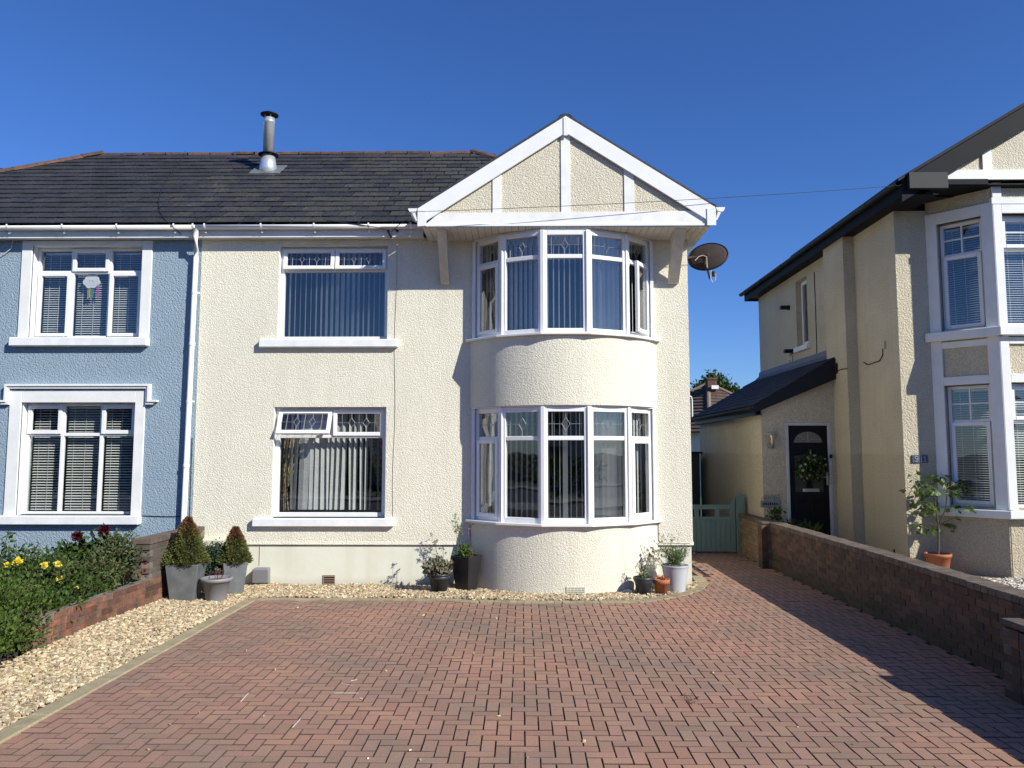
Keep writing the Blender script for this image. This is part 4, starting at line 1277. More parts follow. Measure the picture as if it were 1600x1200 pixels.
# bay: canted left face, front face, canted right face
CX, CY, BY = 6.50, NY, 11.50
CXn = 7.16; FX1 = 9.9
faces = [((CX, CY), (CXn, BY)), ((CXn, BY), (FX1, BY)), ((FX1, BY), (FX1 + .66, CY))]
for k, (p, q) in enumerate(faces):
    p, q = Vector(p), Vector(q); Lw = (q - p).length
    Mb = wmat((p.x, p.y, 0), q.x - p.x, q.y - p.y)
    if k == 1: wins = [(.13, Lw - .13)]
    else: wins = [(.16, Lw - .17)]
    (u0, u1) = wins[0]
    zl0, zl1, zu0, zu1 = 1.16, 3.02, 3.88, 5.60
    # rendered core
    mb = MB(Mb)
    wall_holes(mb, 0, Lw, G0 - .1, 6.0, .03, .22, [(u0, u1, zl0, zl1), (u0, u1, zu0, zu1)])
    mb.build('bay_wall', BEIGE, rh)
    # white painted frames and bands, proud of the render
    mb = MB(Mb)
    for (xa, xb) in ((0, u0), (u1, Lw)):
        mb.box(xa, xb, -.005, .10, 1.13, 5.78)
    mb.box(u0, u1, -.004, .10, zu1, 5.78); mb.box(u0, u1, -.004, .10, zl1, 3.15); mb.box(u0, u1, -.004, .10, 3.60, 3.70)
    if k == 1:
        mb.box(-.02, Lw + .02, -.012, .06, 5.74, 5.84); mb.box(0, .14, -.006, .08, 5.84, 6.08)
    mb.build('bay_surround', WSTONE, rh, bevel=.004)
    mb = MB(Mb); mb.box(-.05, Lw + .05, -.09, .10, 3.72, 3.86); mb.build('bay_sill', WSTONE, rh, bevel=.01)
    mb = MB(Mb); mb.box(-.05, Lw + .05, -.09, .10, 1.01, 1.13); mb.build('bay_sill', WSTONE, rh, bevel=.01)
    for (z0, z1) in ((zl0 - .01, zl1), (zu0 - .01, zu1)):
        Mw = Mb @ Matrix.Translation((u0 + .01, .115, z0 + .01))
        W_, H_ = u1 - u0 - .02, z1 - z0 - .02
        tz = H_ * .70
        if k == 1:
            c3 = W_ / 3
            cells = []
            for j in range(3):
                cells += [(j * c3, (j + 1) * c3, 0, tz, 'fix'), (j * c3, (j + 1) * c3, tz, H_, 'sash')]
        else:
            cells = [(0, W_, 0, tz, 'sash'), (0, W_, tz, H_, 'fix')]
        wo_ = window(rh, Mw, W_, H_, cells, t=.05)
        mb = MB(Mw)
        if k == 1:
            for j in range(3): mb.box(j * c3 + .09, (j + 1) * c3 - .09, .0, .02, (tz + H_) / 2 - .012, (tz + H_) / 2 + .012)
        else:
            mb.box(.05, W_ - .05, .02, .045, (tz + H_) / 2 - .011, (tz + H_) / 2 + .011); mb.box(W_ / 2 - .011, W_ / 2 + .011, .018, .047, tz + .03, H_ - .05)
        mb.build('glazing_bar', WHITE, wo_)
        if k == 1:
            for j in range(3): venetian(wo_, Mw, j * c3 + .06, (j + 1) * c3 - .06, .05, H_ - .05, .13, .036, 30)
        else: venetian(wo_, Mw, .05, W_ - .05, .05, H_ - .05, .13, .036, 25)
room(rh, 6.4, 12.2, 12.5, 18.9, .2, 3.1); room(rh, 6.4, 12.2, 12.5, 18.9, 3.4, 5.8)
mb = MB(); mb.prism([(6.9, 12.3), (CXn + .20, BY + .25), (FX1 - .20, BY + .25), (FX1 + .3, 12.3)], 3.1, 3.7, 'z'); mb.build('bay_floor', ROOM, rh)
# gable over the bay
GY2 = 11.40
gx, gs = 9.3, .60
gz = 7.19 + gs * (gx - 7.6)
def g2(x): return gz - abs(x - gx) * gs
mb = MB(); mb.prism([(6.1, 6.10), (12.5, 6.10), (gx, gz - .15)], GY2 + .02, GY2 + .10, 'y'); mb.build('gable_panel', GABLEC, rh)
mb = MB(); mb.box(6.36, 12.2, GY2 - .02, GY2 + .015, 6.085, 6.235)
for xx in (6.98, 7.95, 8.95, 9.95, 10.95):
    xx -= .0
    mb.prism([(xx, 6.235), (xx + .14, 6.235), (xx + .14, g2(xx + .14) - .28), (xx, g2(xx) - .28)], GY2 - .012, GY2 + .015, 'y')
mb.build('gable_timber', WPAINT, rh)
mb = MB()
for s_ in (-1, 1):
    ex = gx + s_ * 3.60
    mb.prism([(gx, gz), (ex, g2(ex)), (ex, g2(ex) - .33), (gx, gz - .33)], GY2 - .10, GY2 - .065, 'y')
mb.build('bargeboard', DARKF, rh)
mb = MB()
for s_ in (-1, 1):
    ex = gx + s_ * 3.66; a = (gx, gz + .06); b = (ex, g2(ex) + .06)
    mb.add([(a[0], GY2 - .13, a[1]), (b[0], GY2 - .13, b[1]), (b[0], 15.9, b[1]), (a[0], 15.9, a[1]), (a[0], GY2 - .13, a[1] - .05), (b[0], GY2 - .13, b[1] - .05), (b[0], 15.9, b[1] - .05), (a[0], 15.9, a[1] - .05)],
           [(0, 1, 2, 3), (7, 6, 5, 4), (4, 5, 1, 0), (5, 6, 2, 1)])
# main hipped roof behind
mb.add([(5.66, 11.9, 5.99), (12.9, 11.9, 5.99), (12.9, 19.6, 5.99), (5.66, 19.6, 5.99), (9.28, 15.5, 8.15), (9.28, 16.0, 8.15)], [(0, 1, 4), (1, 2, 5, 4), (2, 3, 5), (3, 0, 4, 5), (3, 2, 1, 0)])
mb.build('roof', SLATE2, rh)
mb = MB(); mb.box(5.71, 5.735, GY2 - .06, 19.5, 5.82, 6.02); mb.box(5.7355, SX + .3, GY2 + .0, 19.5, 5.862, 5.875); mb.box(5.71, 12.6, 19.5, 19.52, 5.82, 6.02)
mb.box(6.3, 7.02, GY2 - .05, GY2 + .02, 6.0, 6.082); mb.box(SX + .3, 12.5, GY2 + .0, 12.3, 6.01, 6.03)
mb.build('eaves_board', DARKF, rh)
mb = MB(); mb.box(5.78, 6.36, GY2 - .17, GY2 - .105, 5.90, 6.15); mb.build('eaves_box', GREYBX, rh, bevel=.006)
prof = [(math.cos(t) * .06, math.sin(t) * .06) for t in [math.pi * k / 10 for k in range(11)]]
mb = MB(); outer = [(5.65 + c, 6.02 - s) for c, s in prof]; inner = [(5.65 + c * .94, 6.02 - s * .94) for c, s in reversed(prof)]
mb.prism(outer + inner, GY2 - .1, 19.6, 'y'); gt = mb.build('gutter', BLACKM, rh)
for yy in (12.3, 13.6, 15.0, 16.4, 17.8, 19.0):
    mb = MB(); mb.prism([(5.65 + c * 1.1, 6.02 - s * 1.1) for c, s in prof], yy, yy + .04, 'y'); mb.build('gutter_bracket', BLACKM, gt)
# lean-to porch
PYW = 14.35; LX = 4.45
mb = MB()
dx0, dx1, dz0, dz1 = 4.885, 5.735, .22, 2.535
wall_holes(mb, LX, 5.8 - .001, .05, 2.80, PYW, PYW + .2, [(dx0, dx1, dz0, dz1)])
mb.prism([(LX, 2.80), (5.799, 2.80), (5.799, 3.40), (LX, 2.805)], PYW, PYW + .2, 'y')
mb.box(LX, LX + .22, PYW + .201, 19.3, .05, 2.80); mb.box(LX + .22, SX, 19.1, 19.3, .05, 2.8)
porch = mb.build('porch_wall', BEIGE, rh)
LZ0, LZ1, LXE = 2.83, 3.83, 4.28
lsl = (LZ1 - LZ0) / (SX - LXE); lang = math.atan(lsl)
mb = MB(); mb.hexa([(LXE, 14.22, LZ0 - .05), (SX - .001, 14.22, LZ1 - .05), (SX - .001, 19.4, LZ1 - .05), (LXE, 19.4, LZ0 - .05), (LXE, 14.22, LZ0), (SX - .001, 14.22, LZ1), (SX - .001, 19.4, LZ1), (LXE, 19.4, LZ0)])
lr = mb.build('lean_to_roof', SLATE2, rh)
lv = [(a * .19, b * .244, z) for z in (0, 1) for (a, b) in ((0, 0), (1, 0), (1, 1), (0, 1))]
lv = [(x * 1.25, y, (.010 if x < .1 else -.002) + (.012 if z else .0)) for x, y, z in lv]
mLS = mesh_of('slate', (lv, cubeF), SLATE2)
for i in range(10):
    s = i * .19
    for j in range(21):
        yy = 14.22 + j * .25 - (.125 if i % 2 else 0)
        if yy < 14.2: yy = 14.22
        piece('slate', mLS, (LXE + s * math.cos(lang), yy, LZ0 + s * math.sin(lang) + random.uniform(0, .003)), (0, -lang + random.gauss(0, .004), random.gauss(0, .006)), lr)
mb = MB(); mb.prism([(LXE - .02, LZ0 - .14), (SX - .0, LZ1 - .42), (SX - .0, LZ1 - .005), (LXE - .02, LZ0 - .01)], 14.19, 14.218, 'y'); mb.build('verge_board', BLACKM, lr)
mb = MB(); mb.box(5.80, 5.99, 14.10, 14.185, 3.42, 3.62); mb.build('verge_end', GREYBX, lr)
mb = MB(); mb.prism([(SX - .16, LZ1 - .075), (SX - .002, LZ1 + .01), (SX - .002, LZ1 + .14), (SX - .03, LZ1 + .14), (SX - .05, LZ1 + .03)], 14.6, 19.3, 'y'); mb.build('lead_flashing', LEADF, lr)
mb = MB(); outer = [(LXE - .03 + c * .9, LZ0 - .03 - s * .9) for c, s in prof]; inner = [(LXE - .03 + c * .85, LZ0 - .03 - s * .85) for c, s in reversed(prof)]
mb.prism(outer + inner, 14.2, 19.4, 'y'); mb.build('gutter', BLACKM, lr)
mb = MB(); mb.box(LX - .12, LX - .1, 14.3, 19.3, LZ0 - .17, LZ0 - .03); mb.box(LX - .1, LX, 14.3, 19.3, LZ0 - .16, LZ0 - .14); mb.build('fascia', BLACKM, lr)
# door
mb = MB(); t_ = .062
mb.box(dx0 + .002, dx0 + t_, PYW - .005, PYW + .09, dz0, dz1 - .002); mb.box(dx1 - t_, dx1 - .002, PYW - .005, PYW + .09, dz0, dz1 - .002); mb.box(dx0 + t_, dx1 - t_, PYW - .005, PYW + .09, dz1 - t_, dz1 - .002)
df = mb.build('door_frame', FRAMEG, rh, bevel=.006)
dd = MB(); a, b = dx0 + t_ + .004, dx1 - t_ - .004
dd.box(a, b, PYW + .03, PYW + .075, dz0, dz1 - t_ - .004)
for (xa, xb, za, zb) in ((a + .10, (a + b) / 2 - .03, .42, 1.10), ((a + b) / 2 + .03, b - .10, .42, 1.10)):
    frame_ring(dd, xa, xb, za, zb, .018, PYW + .018, PYW + .03)
door = dd.build('door', DOORM, rh, bevel=.004)
mb = MB(); xc = (a + b) / 2; zc = 2.16
mb.prism([(xc + .26 * math.cos(t), zc + .20 * math.sin(t)) for t in [math.pi * k / 14 for k in range(15)]], PYW + .024, PYW + .029, 'y'); mb.build('fanlight', pm('obscured door glass', (.16, .155, .14), rough=.12), door)
mb = MB()
for k in range(3):
    t = math.pi * (k + 1) / 4; mb.tube([(xc, PYW + .02, zc + .01), (xc + .25 * math.cos(t), PYW + .02, zc + .19 * math.sin(t))], .004, 4)
mb.tube([(xc - .25, PYW + .02, zc + .05), (xc + .25, PYW + .02, zc + .05)], .004, 4); mb.build('leading', LEAD, door)
mb = MB(); mb.box(xc - .26, xc - .06, PYW + .022, PYW + .029, 1.25, 1.92); mb.box(xc + .06, xc + .26, PYW + .022, PYW + .029, 1.25, 1.92); mb.build('door_glass', pm('dark door glass', (.045, .045, .042), rough=.12), door)
p = at(1268, 766, Y=PYW); mb = MB(); mb.box(p.x - .15, p.x + .15, PYW + .008, PYW + .028, p.z - .03, p.z + .03); mb.box(p.x - .13, p.x + .13, PYW + .002, PYW + .008, p.z - .018, p.z + .018); mb.build('letter_plate', BRASS, door, bevel=.004)
p = at(1293, 748, Y=PYW); mb = MB(); mb.box(p.x - .018, p.x + .018, PYW - .0, PYW + .028, p.z - .12, p.z + .12); mb.tube([(p.x, PYW - .02, p.z + .03), (p.x - .11, PYW - .02, p.z + .03)], .011, 8); mb.build('door_handle', BRASS, door)
p = at(1298, 713, Y=PYW - .01); mb = MB(); mb.box(p.x - .025, p.x + .025, PYW - .03, PYW - .006, p.z - .035, p.z + .035); mb.build('doorbell', BLACKM, df)

# things fixed to that house
p = at(1268, 732, Y=PYW - .03)
wr = thing('door_wreath', (p.x, PYW - .03, p.z), 'green leafy wreath with pale flowers hung on the black front door', 'wreath')
t = rng.uniform(0, 6.28, 1500); rr = .165 + rng.normal(0, .055, 1500)
C = np.c_[p.x + rr * np.cos(t), PYW - .03 + rng.normal(0, .028, 1500), p.z + rr * np.sin(t)]
V, F, rn = leafcloud(C, .055, .5); npobj('foliage', V, F, LEAFD, wr, rn)
t = rng.uniform(0, 6.28, 70); rr = .165 + rng.normal(0, .05, 70)
C = np.c_[p.x + rr * np.cos(t), PYW - .065 + rng.normal(0, .01, 70), p.z + rr * np.sin(t)]
V, F, rn = leafcloud(C, .045, .8); npobj('blossom', V, F, pm('cream blossom', (.42, .40, .30), rough=.7), wr, rn)
mb = MB(); mb.box(p.x - .012, p.x + .012, PYW - .01, PYW - .004, p.z + .2, p.z + .33); mb.build('hanger', BRASS, wr)

p = at(1207, 686, Y=PYW - .12)
wl = thing('wall_lamp', (p.x, PYW, p.z), 'stainless steel outdoor wall lamp with mushroom cap beside the black front door', 'lamp')
lathe_obj('lamp_cap', [(.13, p.z + .085), (.125, p.z + .095), (.03, p.z + .125), (.0, p.z + .128)], (p.x, PYW - .12, 0), BRASS, wl)
lathe_obj('lamp_body', [(.028, p.z - .17), (.028, p.z - .01), (.045, p.z + .03), (.075, p.z + .084)], (p.x, PYW - .12, 0), BRASS, wl)
mb = MB(); mb.tube([(p.x, PYW - .12, p.z - .13), (p.x - .02, PYW - .02, p.z - .13)], .014, 8); mb.lathe([(.05, -.015), (.05, .015)], (0, 0, 0), 16)
n_ = 16 * 2; mb.v[-n_:] = [Vector((p.x - .02 + v.x, PYW - .015 + v.z, p.z - .13 + v.y)) for v in mb.v[-n_:]]
mb.build('wall_bracket', BRASS, wl)

p = at(1205, 784, Y=PYW - .02)
pq = thing('name_sign', (p.x, PYW - .02, p.z), 'small weathered grey two piece sign on the wall left of the black door', 'sign')
mb = MB(); mb.box(p.x - .20, p.x + .16, PYW - .03, PYW - .01, p.z - .10, p.z + .02); mb.build('sign_board', pm('faded sign', (.20, .22, .22), rough=.8), pq, bevel=.01)
mb = MB()
for k in range(6): mb.tube([(p.x - .17 + k * .055, PYW - .02, p.z + .04), (p.x - .145 + k * .055, PYW - .02, p.z + .11 + .02 * (k % 2)), (p.x - .12 + k * .055, PYW - .02, p.z + .04)], .008, 5)
mb.build('sign_cutout', pm('faded sign', (.20, .22, .22)), pq)
mb = MB()
for k in range(7): mb.box(p.x - .15 + k * .04, p.x - .128 + k * .04, PYW - .034, PYW - .0305, p.z - .06, p.z - .02 + .01 * ((k * 3) % 2))
mb.build('sign_mark', BLACKM, pq)

for (px, py, lb) in ((1229, 481, 'small black security light left of the narrow window on the side wall'), (1235, 549, 'small dark floodlight below the narrow window sill on the side wall')):
    p = at(px, py, X=SX - .06)
    s_ = thing('security_light', (SX, p.y, p.z), lb, 'light')
    mb = MB(); mb.box(SX - .03, SX - .0, p.y - .05, p.y + .05, p.z - .05, p.z + .05); mb.build('back_plate', BLACKM, s_)
    mb = MB(); mb.box(SX - .20, SX - .03, p.y - .055, p.y + .055, p.z - .035, p.z + .045); mb.build('lamp_head', BLACKM, s_, bevel=.01)
mb = MB(); p = at(1236, 560, X=SX - .02)
mb.tube([(SX - .02, p.y + .09 * math.cos(t), p.z + .13 * math.sin(t) - .02) for t in np.linspace(.6, 6.2, 14)], .006, 5); mb.build('loose_cable', CABLE, rh)
cable(rh, [at(px, py, X=SX - .01) for px, py in ((1272, 425), (1274, 480), (1276, 540), (1276, 560))], .008, CABLE)
cable(rh, [at(px, py, Y=13.69) for px, py in ((1345, 390), (1347, 500), (1348, 562))], .01, CABLE)
cable(rh, [at(px, py, X=SX - .01) for px, py in ((1349, 566), (1356, 570), (1374, 564), (1379, 555), (1379, 545))], .009, CABLE)
mb = MB(); p = at(1380, 540, X=SX - .02); mb.box(SX - .03, SX, p.y - .06, p.y + .06, p.z - .05, p.z + .07); mb.build('junction_box', BEIGE, rh)
cable(rh, [at(px, py, X=5.79) for px, py in ((1307, 580), (1315, 577), (1324, 576))], .008, CABLE)
cable(rh, [at(1397, 858, X=SX - .01), at(1397, 872, X=SX - .01)], .012, CABLE)

# house number tiles 9 and 1 (numbers on the wall)
p = at(1438, 717, Y=NY - .02)
for k, dg in enumerate('91'):
    x0 = p.x - .125 + k * .13
    nb = thing('number_tile', (x0 + .06, NY, p.z), {'9': 'slate blue tile with the digit 9, left of the pair beside the canted bay', '1': 'slate blue tile with the digit 1, right of the pair beside the canted bay'}[dg], 'house number', None)
    mb = MB(); mb.box(x0, x0 + .12, NY - .022, NY - .002, p.z - .06, p.z + .06); mb.build('tile', PLAQ, nb, bevel=.003)
    mb = MB(); c = x0 + .06; yf = NY - .027; tw = .011
    if dg == '9':
        pts = [(c + .024 * math.cos(t), yf, p.z + .018 + .022 * math.sin(t)) for t in np.linspace(0, 6.28, 14)]
        mb.tube(pts, .0055, 5); mb.tube([(c + .024, yf, p.z + .018), (c + .022, yf, p.z - .01), (c + .01, yf, p.z - .035), (c - .014, yf, p.z - .04)], .0055, 5)
    else:
        mb.tube([(c - .018, yf, p.z + .022), (c + .004, yf, p.z + .04), (c + .004, yf, p.z - .04)], .0055, 5); mb.tube([(c - .015, yf, p.z - .04), (c + .022, yf, p.z - .04)], .0055, 5)
    mb.build('numeral', PLAQN, nb)

# ================================================================== GATE, SHED, FAR HOUSE, TREE
gt = thing('garden_gate', (3.5, 15.35, 0), 'sage green boarded side gate with open top rail and rounded post', 'gate')
GYY = 15.35
x = 2.66
while x < 4.10:
    mb = MB(); mb.box(x + .002, x + .094, GYY, GYY + .02, .04, .66); mb.build('gate_board', GATEM, gt, bevel=.004); x += .096
mb = MB(); mb.box(2.62, 4.10, GYY - .012, GYY + .03, .66, .715); mb.box(2.62, 4.10, GYY - .01, GYY + .03, .86, .95); mb.build('rail', GATEM, gt, bevel=.004)
for xx in (2.60, 2.98, 3.40, 3.80):
    mb = MB(); mb.box(xx, xx + .085, GYY - .008, GYY + .028, .7155, .8595); mb.build('baluster', GATEM, gt, bevel=.003)
mb = MB(); mb.prism([(4.10, .03), (4.20, .03), (4.20, 1.04), (4.17, 1.06), (4.10, .96)], GYY - .014, GYY + .032, 'y'); mb.build('stile', GATEM, gt, bevel=.003)
mb = MB(); mb.prism([(4.215, 0), (4.385, 0), (4.385, 1.10), (4.35, 1.15), (4.30, 1.19), (4.25, 1.15), (4.215, 1.10)], GYY - .04, GYY + .08, 'y'); mb.build('gate_post', GATEM, gt, bevel=.004)
sh = thing('shed', (3.2, 18.6, 0), 'dark green timber shed side seen behind the garden gate', 'shed')
p0, p1 = at(1070, 780, Y=18.5), at(1093, 709, Y=18.5)
x = 2.85; k = 0
while x < p1.x - .01:
    mb = MB(); mb.box(x, min(x + .118, p1.x), 18.5, 18.54, .0, p1.z); mb.build('board', FENCEG, sh, bevel=.003); x += .12
mb = MB(); mb.box(2.85, p1.x, 18.541, 19.8, 0, p1.z); mb.build('shed_body', FENCEG, sh)
mb = MB(); mb.box(2.8, p1.x + .06, 18.44, 19.9, p1.z + .001, p1.z + .05); mb.build('shed_roof', SLATE2, sh)
mb = MB(); mb.box(2.9, 4.4, 19.9, 20.0, 0, .75); bwl = mb.build('back_wall', pm('dark painted wall', (.03, .025, .02), rough=.9), label='low dark garden wall at the end of the side path behind the gate', cat='wall')

fh = thing('far_house', (10, 42, 0), 'brown tiled roof with brick chimney of a house in the distance', 'house')
AP = Vector((10.2, 42, 5.62))
base = [Vector((4.3, 42, 2.9)), Vector((8.9, 36.6, 2.9)), Vector((15.5, 41, 2.9)), Vector((11, 47, 2.9))]
mb = MB(); mb.add([*base, AP], [(0, 1, 4), (1, 2, 4), (2, 3, 4), (3, 0, 4), (3, 2, 1, 0)]); fr = mb.build('roof', ROOFF, fh)
for (a, b) in ((base[0], base[1]), (base[1], base[2])):
    V_, F_ = [], []
    mb = MB()
    n = (b - a).cross(AP - a).normalized()
    if n.z < 0: n = -n
    rows_ = 15
    for k in range(rows_):
        u, v = k / rows_, (k + 1) / rows_
        p_, q_ = a.lerp(AP, u), b.lerp(AP, u); r2, s2 = b.lerp(AP, v), a.lerp(AP, v)
        mb.hexa([p_, q_, r2, s2, p_ + n * .07, q_ + n * .07, r2 + n * .01, s2 + n * .01])
    mb.build('tile_courses', ROOFF, fr)
mb = MB(); mb.tube([base[1] + Vector((0, 0, .06)), AP + Vector((0, 0, .08))], .11, 8); mb.tube([base[0] + Vector((0, 0, .06)), AP + Vector((0, 0, .08))], .09, 8); mb.tube([base[2] + Vector((0, 0, .06)), AP + Vector((0, 0, .08))], .09, 8); mb.build('hip_tiles', pm('weathered hip tile', (.20, .15, .11), rough=.9), fr)
c1 = at(1112, 605, Y=41)
mb = MB(); mb.box(c1.x - .27, c1.x + .20, 40.7, 41.3, 4.3, at(1112, 591, Y=41).z); mb.box(c1.x - .31, c1.x + .24, 40.66, 41.34, at(1112, 591, Y=41).z - .1, at(1112, 591, Y=41).z); mb.build('chimney', BRICK, fr)
p = at(1113, 603, Y=40.6); mb = MB(); mb.box(p.x - .05, p.x + .32, 40.55, 40.62, p.z - .16, p.z + .03); mb.build('chimney_flashing', WSTONE, fr)
mb = MB(); mb.prism([(base[0].x + .6, 42), (8.95, 37.2), (14.8, 41.1), (11, 46.3)], -.2, 2.9, 'z'); mb.build('wall', CREAM, fh)
mb = MB(); p = at(1080, 625, Y=30.0); mb.tube([(p.x - .1, 30, p.z + .18), (p.x, 30, p.z + .12), (p.x + .03, 30, p.z), (p.x + .03, 30, p.z - .7)], .03, 6)
mb.build('vent_pipe', WHITE, None, label='thin white vent pipe standing in front of the distant brown roof', cat='pipe', org=(p.x, 30, p.z - 2))

tr = thing('tree', (14.6, 55, 0), 'bushy green tree top rising behind the distant brown roof', 'tree')
mb = MB(); mb.tube([(14.6, 55, 0), (14.7, 55, 3), (14.6, 55, 6)], .3, 8, .12); mb.build('trunk', BARK, tr)
cc = []
for px, py, r_ in ((1112, 592, .55), (1100, 600, .6), (1124, 595, .55), (1134, 604, .6), (1090, 608, .5), (1112, 603, .9), (1126, 608, .9), (1095, 613, .8), (1148, 612, .4), (1140, 614, .7)):
    c = at(px, py, Y=55); cc.append(np.array(c)[None] + rng.normal(0, 1, (260, 3)) * r_ * .36)
V, F, rn = leafcloud(np.concatenate(cc), .22, .45, up=.6); npobj('crown', V, F, LEAFM, tr, rn)

# ================================================================== SATELLITE DISH, WIRES, BRACKET
sd = thing('satellite_dish', (2.56, 11.9, 5.1), 'dark brown satellite dish fixed to the right corner of the cream house', 'satellite dish')
dc = at(1106, 401, Y=11.95)
nrm = Vector((.32, .80, -.42)).normalized()         # dish faces away, its back and arm towards us
uu = Vector((1, 0, -.08)); uu = (uu - nrm * uu.dot(nrm)).normalized(); vv = nrm.cross(uu)
mb = MB(); rings = 7; seg = 36; vs = []; fs = []
for i in range(rings + 1):
    r_ = i / rings
    for q in range(seg):
        t = 2 * math.pi * q / seg
        vs.append(dc + uu * (.305 * r_ * math.cos(t)) + vv * (.265 * r_ * math.sin(t)) + nrm * (.05 * r_ * r_ - .05))
for i in range(rings):
    for q in range(seg):
        q2 = (q + 1) % seg; fs.append((i * seg + q, i * seg + q2, (i + 1) * seg + q2, (i + 1) * seg + q))
mb.add(vs, fs); ds = mb.build('dish', DISHM, sd, smooth=True)
so = ds.modifiers.new('solid', 'SOLIDIFY'); so.thickness = .006
mb = MB(); mb.tube([dc + uu * (.307 * math.cos(t)) + vv * (.267 * math.sin(t)) for t in np.linspace(0, 2 * math.pi, 37)], .011, 6, cap=False); mb.build('rim', BLACKM, sd, smooth=True)
kx = at(1100, 401, Y=11.83)
mb = MB(); mb.box(2.552, 2.57, 11.78, 11.98, at(1078, 403, Y=11.85).z - .11, at(1078, 403, Y=11.85).z + .11); mb.build('wall_plate', RUST, sd)
mb = MB(); z_ = at(1078, 404, Y=11.85).z
mb.tube([(2.57, 11.85, z_), (2.72, 11.83, z_ + .015), kx], .026, 10); mb.tube([kx, kx + Vector((.015, .02, -.10)), at(1105, 421, Y=11.83)], .030, 10); mb.build('arm', RUST, sd, smooth=True)
lb = at(1115, 427, Y=12.02)
mb = MB(); mb.tube([at(1105, 421, Y=11.83), lb + Vector((0, .25, -.03)), lb + Vector((.02, .34, .0))], .014, 8); mb.tube([lb + Vector((0, .0, -.05)), lb + Vector((0, 0, .03))], .028, 10); mb.build('receiver', RUST, sd)
mb = MB(); mb.tube([lb + Vector((-.04, 0, .05)), lb + Vector((-.05, 0, -.08)), lb + Vector((-.015, 0, -.15)), lb + Vector((.03, 0, -.10)), lb + Vector((.03, 0, 0))], .006, 6)
mb.tube([at(1086, 407, Y=11.79), at(1092, 401, Y=11.79), at(1098, 399, Y=11.79), at(1104, 401, Y=11.79), at(1105, 418, Y=11.79)], .006, 6); mb.build('cable', CABLEW, sd)

wz = thing('telephone_wire', at(1390, 291, Y=11.2), 'thin dark telephone wire strung from the dark eaves across the white gable', 'wire')
A_, B_ = at(1390, 291, Y=10.92), at(642, 331, Y=10.72)
pts = [at(1397, 290, Y=11.28)]
for k in range(31):
    u = k / 30; q = A_.lerp(B_, u); q.z -= 0.16 * u * (1 - u); pts.append(q)
pts.append(at(640, 333, Y=10.92))
mb = MB(); mb.tube(pts, .0042, 5); mb.build('wire', CABLE, wz)
wz2 = thing('drop_wire', at(615, 362, Y=11.4), 'short black cable with a loose white tail on the eaves beside the upstairs window', 'wire')
mb = MB(); mb.tube([at(640, 341, Y=10.80), at(622, 352, Y=11.2), at(612, 362, Y=11.42)], .006, 5)
mb.tube([at(606, 360, Y=11.45), at(612, 371, Y=11.47)], .02, 6); mb.tube([at(622, 362, Y=11.47), at(618, 358, Y=11.47)], .018, 6); mb.build('clamp', BLACKM, wz2)
mb = MB(); mb.tube([at(px, py, Y=11.50) for px, py in ((612, 371), (622, 377), (621, 383), (613, 383), (613, 377), (614, 385), (605, 391), (606, 395))], .005, 5); mb.build('loose_tail', CABLEW, wz2)
mb = MB(); pts = [at(px, py, Y=y) for px, py, y in ((505, 343, 11.36), (530, 347, 11.36), (578, 353, 11.37), (606, 360, 11.42))]
mb.tube(pts, .005, 5); mb.build('gutter_cable', CABLE, wz2)
wz3 = thing('overhead_wire', (-9, 12, 6), 'dark overhead wire crossing the sky at the far left edge above the hip tiles', 'wire')
mb = MB(); _e = at(48, 270, Y=14.2); _s = at(0, 263, Y=14.2); mb.tube([_e + (_s - _e) * 30 + Vector((0, 0, .8)), _e + (_s - _e) * 12, _e + (_s - _e) * 2, _e, _e + Vector((.05, .35, -.12))], .007, 5); mb.build('wire', CABLE, wz3)

# cloud ornament in the blue house window
p = at(143, 441, Y=FY + .17)
co = thing('cloud_ornament', (p.x, p.y, p.z), 'white felt cloud with small face and rainbow ribbons hanging in the upstairs window', 'ornament')
mb = MB(); cl = []
lob = [(-.075, .0, .055), (-.045, .05, .052), (.01, .075, .06), (.065, .05, .05), (.085, -.005, .05), (.035, -.04, .055), (-.03, -.045, .055)]
M0 = []
for k, (dx, dz, r_) in enumerate(lob):
    mb.prism([(p.x + dx + r_ * math.cos(t), p.z + dz + r_ * math.sin(t)) for t in np.linspace(0, 6.283, 17)[:-1]], p.y - .012 - k * .0007, p.y + .012 + k * .0007, 'y')
mb.prism([(p.x + .075 * math.cos(t), p.z + .055 * math.sin(t)) for t in np.linspace(0, 6.283, 17)[:-1]], p.y - .0175, p.y + .0175, 'y')
mb.build('cloud', WPAINT, co)
for k, c in enumerate(((.55, .35, .05), (.6, .5, .06), (.1, .35, .12), (.05, .3, .35), (.4, .08, .35), (.45, .12, .30))):
    xx = p.x - .055 + k * .026 + (.03 if k > 3 else 0)
    mb = MB(); mb.box(xx, xx + .014, p.y - .004, p.y + .004, p.z - .09 - random.uniform(.13, .19), p.z - .075); mb.build('ribbon', pm('ribbon %d' % k, c, rough=.4), co)
mb = MB()
for dx in (-.018, .022): mb.box(p.x + dx - .006, p.x + dx + .006, p.y - .0195, p.y - .018, p.z + .012, p.z + .024)
mb.build('eye', BLACKM, co)
mb = MB(); mb.tube([(p.x - .05, p.y, p.z + .09), (p.x - .06, p.y, p.z + .16)], .002, 4); mb.tube([(p.x + .03, p.y, p.z + .12), (p.x + .03, p.y, p.z + .17)], .002, 4); mb.build('string', CABLEW, co)
